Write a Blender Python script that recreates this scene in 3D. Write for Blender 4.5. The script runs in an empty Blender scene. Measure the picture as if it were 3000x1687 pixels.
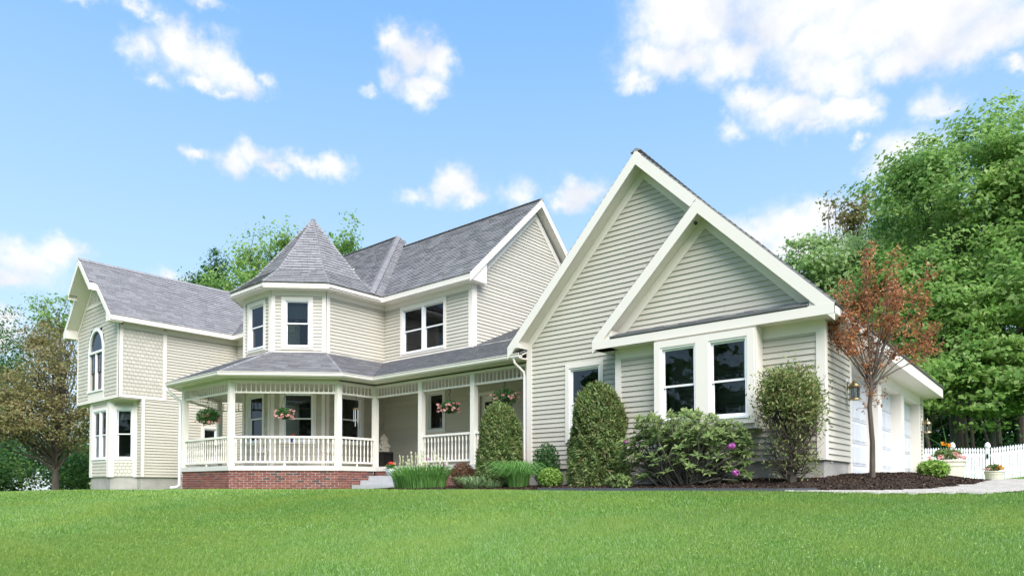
import bpy, math, random
import numpy as np
from mathutils import Vector, Matrix
random.seed(7); rng = np.random.default_rng(7)
R = math.radians
scene = bpy.context.scene
C = scene.collection

# ------------------------------------------------------------ camera, light, exposure
cd = bpy.data.cameras.new('camera'); cam = bpy.data.objects.new('camera', cd); C.objects.link(cam)
cam.location = (0, 0, 0)
cam.rotation_euler = (R(90 + 1.36), 0, R(90 - 49.58))
cd.sensor_width = 36; cd.lens = 24.09
cd.shift_y = 0.1782
cd.clip_start = 0.1; cd.clip_end = 3000
scene.camera = cam

SUN_DIR = Vector((0.80, -0.55, 1.05)).normalized()
SUN_EL = math.asin(SUN_DIR.z); SUN_AZ = math.atan2(SUN_DIR.x, SUN_DIR.y)
world = bpy.data.worlds.new('World'); scene.world = world; world.use_nodes = True
SKY_STRENGTH = 0.15
CLOUDS = [(2.732,.529,.036,.026,1),(2.698,.523,.039,.024,1),(2.666,.511,.028,.019,1),(2.71,.5,.029,.012,1),(2.776,.517,.017,.013,.5),(2.765,.489,.014,.008,.4),(2.681,.493,.02,.008,.5),(2.624,.513,.013,.009,.4),(2.45,.576,.024,.019,1),(2.421,.563,.037,.025,1),(2.389,.555,.03,.021,1),(2.409,.527,.036,.017,1),(2.453,.54,.02,.013,.6),(2.484,.517,.012,.006,.35),(2.709,.42,.017,.01,.8),(2.667,.42,.025,.015,.8),(2.634,.428,.028,.016,.9),(2.608,.417,.026,.01,.9),(2.571,.431,.027,.011,.7),(2.541,.43,.03,.015,.9),(2.357,.413,.044,.021,1),(2.334,.403,.032,.015,1),(2.421,.4,.026,.011,.5),(2.263,.409,.029,.014,.5),(2.176,.404,.036,.02,1),(2.193,.392,.029,.013,.8),(2.043,.601,.053,.03,1),(1.994,.579,.06,.032,1),(2.061,.557,.053,.023,1),(2.095,.533,.028,.012,.8),(2.027,.55,.061,.023,1),(1.957,.545,.058,.025,1),(1.899,.568,.051,.036,1),(1.849,.542,.073,.044,1),(1.783,.543,.078,.042,1),(1.713,.525,.076,.038,1),(1.656,.505,.059,.03,1),(1.83,.506,.062,.023,1),(1.864,.513,.035,.019,1),(1.748,.5,.053,.018,1),(1.688,.492,.029,.015,.7),(1.637,.464,.015,.008,.8),(1.936,.497,.041,.021,1),(1.89,.477,.053,.024,1),(1.841,.464,.043,.019,1),(1.807,.462,.033,.015,1),(1.816,.491,.033,.019,.7),(1.965,.461,.015,.011,.45),(1.803,.431,.009,.007,.45),(1.86,.452,.029,.011,.6),(1.718,.45,.021,.014,.5),(1.712,.443,.019,.007,.6),(1.753,.403,.031,.022,.75),(1.772,.389,.027,.02,.7),(1.732,.409,.026,.011,.6),(1.932,.338,.049,.025,1),(1.886,.338,.05,.029,1),(1.842,.344,.043,.021,1),(1.862,.313,.064,.024,1),(1.902,.303,.056,.02,.8),(2.899,.266,.046,.023,1),(2.867,.277,.032,.019,1),(2.918,.245,.045,.013,.8),(2.917,.196,.023,.019,.9),(2.92,.173,.026,.016,.8),(2.741,.267,.021,.007,.35),(2.782,.559,.027,.008,.5),(2.759,.552,.019,.005,.4),(2.702,.58,.024,.005,.35),(2.843,.547,.017,.004,.3),(2.118,.412,.011,.009,.3),
 (1.80,.60,.22,.075,1.1),(1.72,.545,.13,.05,1.1),(2.02,.60,.085,.05,1.1),(1.2,.45,.2,.1,1),(.5,.6,.25,.12,1),(-.6,.5,.3,.12,1),(-1.4,.7,.3,.15,1),(-2.2,.4,.25,.1,1),(0,.25,.2,.05,1),(-2.9,.6,.2,.1,.8)]
def build_world():
    nt = world.node_tree; N = nt.nodes; L = nt.links; N.clear()
    def nd(t, **k):
        n = N.new(t)
        for a, v in k.items(): setattr(n, a, v)
        return n
    def math_(op, a, b=None, c=None, clamp=False):
        n = nd('ShaderNodeMath', operation=op, use_clamp=clamp)
        for i, x in enumerate((a, b, c)):
            if x is None: continue
            if isinstance(x, (int, float)): n.inputs[i].default_value = x
            else: L.new(x, n.inputs[i])
        return n.outputs[0]
    tc = nd('ShaderNodeTexCoord')
    nrm = nd('ShaderNodeVectorMath', operation='NORMALIZE'); L.new(tc.outputs['Generated'], nrm.inputs[0])
    sep = nd('ShaderNodeSeparateXYZ'); L.new(nrm.outputs[0], sep.inputs[0])
    az = math_('ARCTAN2', sep.outputs[1], sep.outputs[0]); el = math_('ARCSINE', sep.outputs[2])
    comb = nd('ShaderNodeCombineXYZ'); L.new(az, comb.inputs[0]); L.new(el, comb.inputs[1])
    nz = nd('ShaderNodeTexNoise'); nz.inputs['Scale'].default_value = 26; nz.inputs['Detail'].default_value = 6; nz.inputs['Roughness'].default_value = .6
    L.new(nrm.outputs[0], nz.inputs['Vector'])
    off = nd('ShaderNodeVectorMath', operation='SUBTRACT'); L.new(nz.outputs['Color'], off.inputs[0]); off.inputs[1].default_value = (.5, .5, .5)
    sc = nd('ShaderNodeVectorMath', operation='MULTIPLY'); L.new(off.outputs[0], sc.inputs[0]); sc.inputs[1].default_value = (.075, .055, 0)
    pos = nd('ShaderNodeVectorMath', operation='ADD'); L.new(comb.outputs[0], pos.inputs[0]); L.new(sc.outputs[0], pos.inputs[1])
    acc = None
    for a, e, ra, re, w in CLOUDS:
        s = nd('ShaderNodeVectorMath', operation='SUBTRACT'); L.new(pos.outputs[0], s.inputs[0]); s.inputs[1].default_value = (a, e, 0)
        m = nd('ShaderNodeVectorMath', operation='MULTIPLY'); L.new(s.outputs[0], m.inputs[0]); m.inputs[1].default_value = (1/ra/1.12, 1/re/1.12, 0)
        l = nd('ShaderNodeVectorMath', operation='LENGTH'); L.new(m.outputs[0], l.inputs[0])
        v = math_('MULTIPLY', math_('SUBTRACT', 1.0, l.outputs[1]), w * .8 + .2)
        acc = v if acc is None else math_('SMOOTH_MAX', acc, v, .25)
    n2 = nd('ShaderNodeTexNoise'); n2.inputs['Scale'].default_value = 22; n2.inputs['Detail'].default_value = 9; n2.inputs['Roughness'].default_value = .66
    L.new(nrm.outputs[0], n2.inputs['Vector'])
    dens = math_('ADD', acc, math_('MULTIPLY', math_('SUBTRACT', n2.outputs['Fac'], .5), 1.25))
    mr = nd('ShaderNodeMapRange', interpolation_type='SMOOTHERSTEP'); L.new(dens, mr.inputs['Value'])
    mr.inputs['From Min'].default_value = -.42; mr.inputs['From Max'].default_value = .95
    mask = mr.outputs[0]
    # grey of the thicker, lower parts of the clouds
    n3 = nd('ShaderNodeTexNoise'); n3.inputs['Scale'].default_value = 14; n3.inputs['Detail'].default_value = 5
    L.new(nrm.outputs[0], n3.inputs['Vector'])
    cr = nd('ShaderNodeValToRGB'); L.new(n3.outputs['Fac'], cr.inputs[0])
    cr.color_ramp.elements[0].position = .33; cr.color_ramp.elements[0].color = (.80, .83, .90, 1)
    cr.color_ramp.elements[1].position = .55; cr.color_ramp.elements[1].color = (1, 1, 1, 1)
    sky = nd('ShaderNodeTexSky', sky_type='NISHITA', sun_disc=False)
    sky.sun_elevation = SUN_EL; sky.sun_rotation = SUN_AZ
    sky.altitude = 0; sky.air_density = 1.0; sky.dust_density = .3; sky.ozone_density = 2.0
    # pale haze towards the horizon, azure overhead
    tint = nd('ShaderNodeValToRGB'); L.new(el, tint.inputs[0])
    tint.color_ramp.elements[0].position = .0; tint.color_ramp.elements[0].color = (.72, .87, 1, 1)
    tint.color_ramp.elements[1].position = .75; tint.color_ramp.elements[1].color = (.2, .46, 1, 1)
    t2 = tint.color_ramp.elements.new(.26); t2.color = (.52, .77, 1, 1)
    t3 = tint.color_ramp.elements.new(.6); t3.color = (.255, .54, 1, 1)
    tm = nd('ShaderNodeVectorMath', operation='SCALE'); L.new(tint.outputs[0], tm.inputs[0]); tm.inputs['Scale'].default_value = .70 / SKY_STRENGTH
    mixs = nd('ShaderNodeMix', data_type='RGBA'); mixs.inputs[0].default_value = .85
    L.new(sky.outputs[0], mixs.inputs[6]); L.new(tm.outputs[0], mixs.inputs[7])
    cs = nd('ShaderNodeVectorMath', operation='SCALE'); L.new(cr.outputs[0], cs.inputs[0]); cs.inputs['Scale'].default_value = .68 / SKY_STRENGTH
    mixc = nd('ShaderNodeMix', data_type='RGBA'); L.new(mask, mixc.inputs[0]); L.new(mixs.outputs[2], mixc.inputs[6]); L.new(cs.outputs[0], mixc.inputs[7])
    bg = nd('ShaderNodeBackground'); bg.inputs[1].default_value = SKY_STRENGTH; L.new(mixc.outputs[2], bg.inputs[0])
    out = nd('ShaderNodeOutputWorld'); L.new(bg.outputs[0], out.inputs[0])
build_world()
sl = bpy.data.lights.new('sun', 'SUN'); sl.energy = 4.75; sl.angle = R(50); sl.color = (1, .962, .93)
so = bpy.data.objects.new('sun', sl); C.objects.link(so)
so.rotation_euler = SUN_DIR.to_track_quat('Z', 'Y').to_euler(); so.location = SUN_DIR * 50
scene.view_settings.view_transform = 'Standard'; scene.view_settings.look = 'None'
scene.view_settings.gamma = 1; scene.view_settings.exposure = 0.65; scene.view_settings.use_curve_mapping = False
scene.cycles.max_bounces = 8; scene.cycles.transparent_max_bounces = 12; scene.cycles.use_denoising = True

# ------------------------------------------------------------ materials
def mat(name, col, rough=.6, spec=.3, noise=0, nscale=8, col2=None, bump=0, bscale=60, island=0, metal=0, transl=0, ramp=None, stretch=(1,1,1), emit=None):
    m = bpy.data.materials.new(name); m.use_nodes = True
    nt = m.node_tree; N = nt.nodes; L = nt.links
    b = N['Principled BSDF']; b.inputs['Roughness'].default_value = rough; b.inputs['Specular IOR Level'].default_value = spec
    b.inputs['Metallic'].default_value = metal
    c4 = (*col, 1)
    b.inputs['Base Color'].default_value = c4
    tc = N.new('ShaderNodeTexCoord'); geo = N.new('ShaderNodeNewGeometry')
    mp = N.new('ShaderNodeMapping'); L.new(geo.outputs['Position'], mp.inputs[0]); mp.inputs['Scale'].default_value = stretch
    cur = None
    if ramp:   # colour picked per piece
        oi = N.new('ShaderNodeObjectInfo'); ad = N.new('ShaderNodeMath'); ad.operation = 'ADD'
        L.new(geo.outputs['Random Per Island'], ad.inputs[0]); L.new(oi.outputs['Random'], ad.inputs[1])
        fr = N.new('ShaderNodeMath'); fr.operation = 'FRACT'; L.new(ad.outputs[0], fr.inputs[0])
        cr = N.new('ShaderNodeValToRGB'); L.new(fr.outputs[0], cr.inputs[0])
        els = cr.color_ramp.elements
        while len(els) < len(ramp): els.new(.5)
        for e, (p, c) in zip(els, ramp): e.position = p; e.color = (*c, 1)
        cur = cr.outputs[0]
    if noise:
        nz = N.new('ShaderNodeTexNoise'); nz.inputs['Scale'].default_value = nscale; nz.inputs['Detail'].default_value = 6; nz.inputs['Roughness'].default_value = .65
        L.new(mp.outputs[0], nz.inputs['Vector'])
        mr = N.new('ShaderNodeMapRange'); mr.inputs['From Min'].default_value = .35; mr.inputs['From Max'].default_value = .68; L.new(nz.outputs['Fac'], mr.inputs[0])
        f = N.new('ShaderNodeMath'); f.operation = 'MULTIPLY'; L.new(mr.outputs[0], f.inputs[0]); f.inputs[1].default_value = noise
        mx = N.new('ShaderNodeMix'); mx.data_type = 'RGBA'; L.new(f.outputs[0], mx.inputs[0])
        if cur: L.new(cur, mx.inputs[6])
        else: mx.inputs[6].default_value = c4
        mx.inputs[7].default_value = (*(col2 or [x * .6 for x in col]), 1)
        cur = mx.outputs[2]
    if island:
        oi = N.new('ShaderNodeObjectInfo'); ad = N.new('ShaderNodeMath'); ad.operation = 'ADD'
        L.new(geo.outputs['Random Per Island'], ad.inputs[0]); L.new(oi.outputs['Random'], ad.inputs[1])
        fr = N.new('ShaderNodeMath'); fr.operation = 'FRACT'; L.new(ad.outputs[0], fr.inputs[0])
        mr = N.new('ShaderNodeMapRange'); L.new(fr.outputs[0], mr.inputs[0]); mr.inputs['To Min'].default_value = 1 - island; mr.inputs['To Max'].default_value = 1 + island
        hs = N.new('ShaderNodeHueSaturation'); L.new(mr.outputs[0], hs.inputs['Value'])
        if cur: L.new(cur, hs.inputs['Color'])
        else: hs.inputs['Color'].default_value = c4
        cur = hs.outputs[0]
    if cur: L.new(cur, b.inputs['Base Color'])
    if bump:
        nb = N.new('ShaderNodeTexNoise'); nb.inputs['Scale'].default_value = bscale; nb.inputs['Detail'].default_value = 4; L.new(mp.outputs[0], nb.inputs['Vector'])
        bp = N.new('ShaderNodeBump'); bp.inputs['Strength'].default_value = bump; bp.inputs['Distance'].default_value = .01
        L.new(nb.outputs['Fac'], bp.inputs['Height']); L.new(bp.outputs[0], b.inputs['Normal'])
    if transl:
        tr = N.new('ShaderNodeBsdfTranslucent'); tr.inputs[0].default_value = c4
        if cur: L.new(cur, tr.inputs[0])
        ms = N.new('ShaderNodeMixShader'); ms.inputs[0].default_value = transl
        L.new(b.outputs[0], ms.inputs[1]); L.new(tr.outputs[0], ms.inputs[2]); L.new(ms.outputs[0], N['Material Output'].inputs[0])
    if emit:
        b.inputs['Emission Color'].default_value = (*emit[0], 1); b.inputs['Emission Strength'].default_value = emit[1]
    return m
M = {}
M['siding'] = mat('siding_paint', (.515, .485, .41), .55, .3, noise=.4, nscale=1.1, col2=(.45, .422, .352), bump=.12, bscale=40, island=.05, stretch=(.6, .6, 3))
M['trim'] = mat('cream_trim_paint', (.74, .69, .62), .5, .3, noise=.15, nscale=2.2, col2=(.69, .65, .58), bump=.05)
M['white'] = mat('white_vinyl', (.84, .84, .84), .35, .4, noise=.1, nscale=3, col2=(.76, .76, .76))
M['post'] = mat('porch_white_paint', (.78, .74, .66), .45, .3, noise=.12, nscale=3, col2=(.70, .66, .58))
M['shingle'] = mat('asphalt_shingle', (.2, .19, .22), .9, .1, ramp=[(0, (.215, .212, .218)), (.35, (.25, .247, .253)), (.7, (.28, .276, .283)), (1, (.23, .227, .233))], noise=.25, nscale=55, col2=(.2, .195, .215), bump=.5, bscale=160)
M['underlay'] = mat('roof_underlay', (.06, .06, .065), .9, .1, noise=.2)
M['brick'] = mat('red_brick', (.3, .1, .07), .85, .1, ramp=[(0, (.15, .058, .048)), (.3, (.20, .068, .055)), (.6, (.25, .098, .072)), (.85, (.17, .055, .05)), (.9, (.085, .055, .052)), (1, (.07, .056, .06))], noise=.35, nscale=30, col2=(.2, .09, .075), bump=.4, bscale=90)
M['mortar'] = mat('pale_mortar', (.62, .57, .52), .95, .1, noise=.3, nscale=20, bump=.4, bscale=120)
M['concrete'] = mat('grey_concrete', (.40, .385, .35), .9, .15, noise=.7, nscale=1.6, col2=(.24, .23, .205), bump=.3, bscale=40, stretch=(1, 1, 1.6))
M['granite'] = mat('grey_granite', (.46, .46, .47), .8, .2, noise=.5, nscale=7, col2=(.3, .3, .31), bump=.4, bscale=70)
M['deck'] = mat('deck_edge_board', (.62, .6, .55), .6, .2, noise=.35, nscale=3, col2=(.5, .48, .44), bump=.1)
M['dark'] = mat('dark_interior', (.03, .028, .026), .9, .1, noise=.3)  # near-black stands in for room shade behind glass; also bowls and door seams
M['inner'] = mat('interior_plaster', (.62, .64, .58), .8, .1, noise=.1)
M['black'] = mat('black_metal', (.015, .015, .016), .4, .4, noise=.2)
M['brass'] = mat('aged_brass', (.42, .33, .16), .3, .5, noise=.35, nscale=25, col2=(.16, .12, .07), metal=.9)
M['bark'] = mat('grey_brown_bark', (.115, .095, .078), .9, .1, noise=.6, nscale=9, col2=(.05, .042, .036), bump=.8, bscale=25, stretch=(1, 1, .3))
M['barkgrey'] = mat('pale_grey_bark', (.13, .12, .10), .9, .1, noise=.6, nscale=7, col2=(.09, .085, .07), bump=.8, bscale=25, stretch=(1, 1, .3))
M['soil'] = mat('dark_soil', (.05, .038, .03), .95, .05, noise=.5, nscale=9, col2=(.025, .02, .017), bump=.8, bscale=30)
M['mulch'] = mat('bark_mulch', (.07, .05, .04), .9, .1, ramp=[(0, (.030, .022, .019)), (.5, (.06, .04, .032)), (.8, (.10, .062, .045)), (.95, (.17, .11, .075)), (1, (.32, .24, .17))])
M['edging'] = mat('slate_edging', (.075, .08, .095), .6, .3, noise=.3, nscale=12)
M['paver'] = mat('pale_paver', (.56, .53, .48), .85, .15, ramp=[(0, (.52, .49, .45)), (.5, (.62, .58, .53)), (1, (.48, .46, .43))], noise=.35, nscale=14, bump=.3)
M['pathbed'] = mat('paver_joint_sand', (.36, .34, .30), .95, .1, noise=.4, nscale=20)
M['planter'] = mat('cream_planter', (.66, .60, .50), .55, .3, noise=.15, nscale=4, bump=.05)
M['pot'] = mat('blue_white_ceramic', (.8, .8, .82), .15, .6, noise=.9, nscale=11, col2=(.03, .05, .16))
M['potrim'] = mat('navy_glaze', (.02, .03, .08), .15, .6, noise=.3)
M['blue'] = mat('blue_vase_glass', (.02, .04, .3), .1, .6, noise=.2)
M['wire'] = mat('old_white_iron', (.55, .5, .45), .6, .3, noise=.4, nscale=14)
M['chime'] = mat('aluminium_tube', (.7, .7, .72), .3, .5, noise=.1, metal=.8)
M['wood'] = mat('warm_wood', (.36, .19, .09), .5, .3, noise=.5, nscale=8, col2=(.2, .1, .05), stretch=(1, 1, 6))
M['curtain'] = mat('white_sheer', (.6, .6, .58), .8, .1, noise=.6, nscale=9, col2=(.3, .31, .3), stretch=(3, 3, .3))
M['blind'] = mat('pale_blind', (.16, .19, .19), .8, .1, noise=.3, nscale=3)
M['lamp'] = mat('lit_lampshade', (.8, .45, .2), .7, .2, emit=((1, .42, .12), 1.1))
M['candle'] = mat('lit_candle_bulb', (.9, .8, .7), .5, .2, emit=((1, .75, .5), 3.0))
M['gdoor'] = mat('white_garage_door', (.58, .60, .65), .4, .35, noise=.12, nscale=2, col2=(.52, .54, .59))
def leafmat(name, ramp, col2, noise=.5, nscale=1.2, transl=.3, rough=.5, spec=.35):
    return mat(name, ramp[0][1], rough, spec, noise=noise, nscale=nscale, col2=col2, ramp=ramp, transl=transl)
M['leaf_maple'] = leafmat('maple_leaf', [(0, (.15, .29, .055)), (.35, (.245, .41, .085)), (.75, (.37, .53, .14)), (1, (.50, .60, .25))], (.135, .30, .075), .7, .45, .58)
M['leaf_dark'] = leafmat('deep_green_leaf', [(0, (.05, .13, .035)), (.6, (.075, .19, .05)), (1, (.12, .25, .07))], (.03, .09, .022), .5, .5, .4)
M['leaf_pale'] = leafmat('pale_green_leaf', [(0, (.26, .40, .13)), (.5, (.37, .51, .19)), (1, (.50, .60, .31))], (.20, .38, .11), .6, .6, .6)
M['leaf_olive'] = leafmat('olive_bronze_leaf', [(0, (.21, .18, .07)), (.4, (.29, .24, .095)), (.75, (.34, .24, .13)), (1, (.22, .28, .08))], (.19, .24, .07), .5, .6, .45)
M['leaf_red'] = leafmat('copper_plum_leaf', [(0, (.27, .10, .055)), (.4, (.44, .185, .07)), (.75, (.60, .31, .11)), (1, (.27, .105, .07))], (.32, .12, .065), .5, 1.6, .4)
M['leaf_cedar'] = leafmat('cedar_spray', [(0, (.06, .13, .035)), (.5, (.12, .215, .055)), (.88, (.27, .38, .115)), (1, (.28, .2, .10))], (.23, .17, .085), .35, 3.2, .35)
M['leaf_sparse'] = leafmat('thin_cedar_spray', [(0, (.11, .19, .045)), (.5, (.20, .28, .075)), (.85, (.33, .39, .14)), (1, (.30, .2, .10))], (.22, .15, .08), .35, 3.0, .35)
M['leaf_rhodo'] = leafmat('rhododendron_leaf', [(0, (.10, .17, .05)), (.5, (.165, .235, .075)), (1, (.25, .31, .12))], (.12, .19, .055), .4, 4, .2, .55, .15)
M['leaf_rhodo_new'] = leafmat('rhododendron_new_leaf', [(0, (.32, .40, .14)), (.5, (.40, .46, .19)), (1, (.46, .50, .26))], (.2, .27, .1), .4, 5, .3)
M['leaf_lime'] = leafmat('lime_leaf', [(0, (.22, .38, .06)), (.5, (.29, .47, .09)), (1, (.36, .50, .14))], (.11, .22, .03), .5, 5, .3)
M['leaf_burg'] = leafmat('barberry_leaf', [(0, (.11, .07, .035)), (.5, (.22, .09, .05)), (1, (.34, .15, .08))], (.05, .07, .02), .6, 5, .25)
M['blade'] = leafmat('strap_leaf', [(0, (.10, .26, .05)), (.5, (.16, .36, .075)), (1, (.24, .43, .13))], (.06, .17, .035), .4, 4, .3)
M['blade_var'] = leafmat('variegated_strap_leaf', [(0, (.10, .2, .06)), (.5, (.2, .3, .12)), (1, (.36, .42, .26))], (.1, .2, .05), .4, 6, .3)
M['seed'] = mat('pale_flower_spike', (.48, .5, .3), .7, .2, noise=.4, nscale=30)
M['pink'] = mat('pink_blossom', (.8, .36, .36), .6, .2, ramp=[(0, (.72, .22, .22)), (.5, (.85, .50, .46)), (.8, (.86, .72, .66)), (1, (.62, .10, .14))], transl=.3)
M['magenta'] = mat('magenta_blossom', (.5, .09, .42), .6, .2, ramp=[(0, (.42, .07, .38)), (.6, (.58, .15, .5)), (1, (.7, .35, .6))], transl=.3)
M['redflower'] = mat('scarlet_blossom', (.75, .06, .03), .6, .2, ramp=[(0, (.7, .05, .03)), (1, (.85, .16, .08))], transl=.3)
M['orange'] = mat('orange_blossom', (.85, .35, .03), .6, .2, ramp=[(0, (.85, .28, .02)), (1, (.9, .5, .05))], transl=.3)
def glass_mat():
    m = bpy.data.materials.new('window_glass'); m.use_nodes = True; nt = m.node_tree; N = nt.nodes; L = nt.links
    N.remove(N['Principled BSDF'])
    t = N.new('ShaderNodeBsdfTransparent'); t.inputs[0].default_value = (.62, .66, .66, 1)
    g = N.new('ShaderNodeBsdfGlossy'); g.inputs['Roughness'].default_value = .015; g.inputs[0].default_value = (.85, .88, .95, 1)
    geo = N.new('ShaderNodeNewGeometry'); nz = N.new('ShaderNodeTexNoise'); nz.inputs['Scale'].default_value = 2.2; L.new(geo.outputs['Position'], nz.inputs['Vector'])
    bp = N.new('ShaderNodeBump'); bp.inputs['Strength'].default_value = .06; bp.inputs['Distance'].default_value = .05; L.new(nz.outputs['Fac'], bp.inputs['Height']); L.new(bp.outputs[0], g.inputs['Normal'])
    f = N.new('ShaderNodeFresnel'); f.inputs['IOR'].default_value = 1.5
    mx = N.new('ShaderNodeMixShader'); L.new(f.outputs[0], mx.inputs[0]); L.new(t.outputs[0], mx.inputs[1]); L.new(g.outputs[0], mx.inputs[2])
    L.new(mx.outputs[0], N['Material Output'].inputs[0]); return m
M['glass'] = glass_mat()

# ------------------------------------------------------------ mesh helpers
UP = Vector((0, 0, 1))
LOC = {}
def V(*a): return Vector(a)
class MB:
    def __init__(s): s.v = []; s.f = []
    def add(s, vs, fs):
        o = len(s.v); s.v += [tuple(p) for p in vs]; s.f += [tuple(i + o for i in f) for f in fs]; return s
    def hexa(s, p):   # 4 bottom, 4 top
        return s.add(p, [(3, 2, 1, 0), (4, 5, 6, 7), (0, 1, 5, 4), (1, 2, 6, 5), (2, 3, 7, 6), (3, 0, 4, 7)])
    def box(s, x0, x1, y0, y1, z0, z1):
        return s.hexa([(x0, y0, z0), (x1, y0, z0), (x1, y1, z0), (x0, y1, z0), (x0, y0, z1), (x1, y0, z1), (x1, y1, z1), (x0, y1, z1)])
    def prism(s, poly, vec):
        n = len(poly); poly = [Vector(p) for p in poly]; vec = Vector(vec)
        return s.add(poly + [p + vec for p in poly], [tuple(range(n - 1, -1, -1)), tuple(range(n, 2 * n))] + [(i, (i + 1) % n, n + (i + 1) % n, n + i) for i in range(n)])
    def beam(s, a, b, w, h, up=UP):   # box from a to b, w wide sideways, h along up, centred
        a = Vector(a); b = Vector(b); d = (b - a).normalized(); sd = d.cross(up).normalized(); u = sd.cross(d)
        q = [sd * (x * w / 2) + u * (y * h / 2) for x, y in ((-1, -1), (1, -1), (1, 1), (-1, 1))]
        return s.hexa([a + q[0], a + q[1], b + q[1], b + q[0], a + q[3], a + q[2], b + q[2], b + q[3]])
    def tube(s, pts, rad, n=6):
        pts = [Vector(p) for p in pts]
        if isinstance(rad, (int, float)): rad = [rad] * len(pts)
        o = len(s.v); k = len(pts); ref = None
        for i, p in enumerate(pts):
            d = (pts[min(i + 1, k - 1)] - pts[max(i - 1, 0)])
            d = d.normalized() if d.length > 1e-9 else Vector(UP)
            if ref is None: ref = Vector((1, 0, 0)) if abs(d.x) < .9 else Vector((0, 1, 0))
            a = (ref - d * ref.dot(d)).normalized(); b = d.cross(a); ref = a
            for j in range(n):
                t = 2 * math.pi * j / n; s.v.append(tuple(p + (a * math.cos(t) + b * math.sin(t)) * rad[i]))
        for i in range(k - 1):
            for j in range(n):
                j2 = (j + 1) % n; s.f.append((o + i * n + j, o + i * n + j2, o + (i + 1) * n + j2, o + (i + 1) * n + j))
        s.f.append(tuple(o + j for j in range(n - 1, -1, -1))); s.f.append(tuple(o + (k - 1) * n + j for j in range(n)))
        return s
    def lathe(s, c, prof, n=12, axes=None):
        c = Vector(c); o = len(s.v)
        ax, ay, az = axes or (V(1, 0, 0), V(0, 1, 0), V(0, 0, 1))
        for r, z in prof:
            for j in range(n):
                t = 2 * math.pi * (j + .5) / n; s.v.append(tuple(c + ax * (r * math.cos(t)) + ay * (r * math.sin(t)) + az * z))
        for i in range(len(prof) - 1):
            for j in range(n):
                j2 = (j + 1) % n; s.f.append((o + i * n + j, o + i * n + j2, o + (i + 1) * n + j2, o + (i + 1) * n + j))
        s.f.append(tuple(o + j for j in range(n - 1, -1, -1))); s.f.append(tuple(o + (len(prof) - 1) * n + j for j in range(n)))
        return s
    def build(s, name, m, parent=None, smooth=False, **tags):
        me = bpy.data.meshes.new(name); me.from_pydata(s.v, [], s.f)
        if smooth: me.polygons.foreach_set('use_smooth', [True] * len(me.polygons))
        return link(me, name, m, parent, **tags)
def link(me, name, m, parent=None, **tags):
    if isinstance(m, str): m = M[m]
    if m and not me.materials: me.materials.append(m)
    o = bpy.data.objects.new(name, me); C.objects.link(o)
    setp(o, parent)
    for k, v in tags.items(): o[k] = v
    return o
def setp(o, parent):
    if parent is not None:
        o.parent = parent; o.matrix_parent_inverse = Matrix.Translation(-LOC.get(parent.name, Vector((0, 0, 0))))
def thing(name, label, cat, loc, group=None):
    o = bpy.data.objects.new(name, None); C.objects.link(o); o.empty_display_size = .2
    o.location = loc; LOC[o.name] = Vector(loc); o['label'] = label; o['category'] = cat
    if group: o['group'] = group
    return o
def tag(o, label, cat, group=None):
    o['label'] = label; o['category'] = cat
    if group: o['group'] = group
    return o
def copy_thing(root, loc, label, group=None):
    r = root.copy(); C.objects.link(r); r.location = loc; LOC[r.name] = Vector(loc); r['label'] = label
    if group: r['group'] = group
    for ch in [o for o in root.children]:
        c = ch.copy(); C.objects.link(c); c.parent = r
        for g in ch.children:
            d = g.copy(); C.objects.link(d); d.parent = c
    return r
def poly_mesh(name, verts, npoly, m, parent=None, **tags):
    """verts: (N, npoly, 3) array, one face each"""
    n = len(verts); me = bpy.data.meshes.new(name)
    me.vertices.add(n * npoly); me.vertices.foreach_set('co', np.ascontiguousarray(verts, dtype=np.float32).ravel())
    me.loops.add(n * npoly); me.loops.foreach_set('vertex_index', np.arange(n * npoly, dtype=np.int32))
    me.polygons.add(n); me.polygons.foreach_set('loop_start', np.arange(0, n * npoly, npoly, dtype=np.int32))
    me.update(calc_edges=True)
    return link(me, name, m, parent, **tags)
class F:   # wall frame: s along the wall, t outwards, z up
    def __init__(self, o, ang):   # ang: direction of s in degrees
        self.o = Vector((o[0], o[1], 0)); self.a = V(math.cos(R(ang)), math.sin(R(ang)), 0); self.n = self.a.cross(UP)
    def __call__(self, s, t, z): return self.o + self.a * s + self.n * t + UP * z
def fbox(mb, f, s0, s1, t0, t1, z0, z1):
    return mb.hexa([f(s0, t1, z0), f(s1, t1, z0), f(s1, t0, z0), f(s0, t0, z0), f(s0, t1, z1), f(s1, t1, z1), f(s1, t0, z1), f(s0, t0, z1)])
def scan(poly, z):
    xs = []
    for (s0, z0), (s1, z1) in zip(poly, poly[1:] + poly[:1]):
        if (z0 <= z) != (z1 <= z): xs.append(s0 + (s1 - s0) * (z - z0) / (z1 - z0))
    xs.sort(); return list(zip(xs[::2], xs[1::2]))
def sub(ints, h0, h1):
    out = []
    for a, b in ints:
        if h1 <= a or h0 >= b: out.append((a, b)); continue
        if h0 > a: out.append((a, h0))
        if h1 < b: out.append((h1, b))
    return out
EPS = 1e-4
BOARDS = []   # (size in view, wall object, verts)
def view_size(pts):
    c = sum(pts, Vector()) / len(pts); a = (pts[1] - pts[0]).cross(pts[3] - pts[0])
    return abs(a.dot(c.normalized())) / c.length_squared
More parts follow.
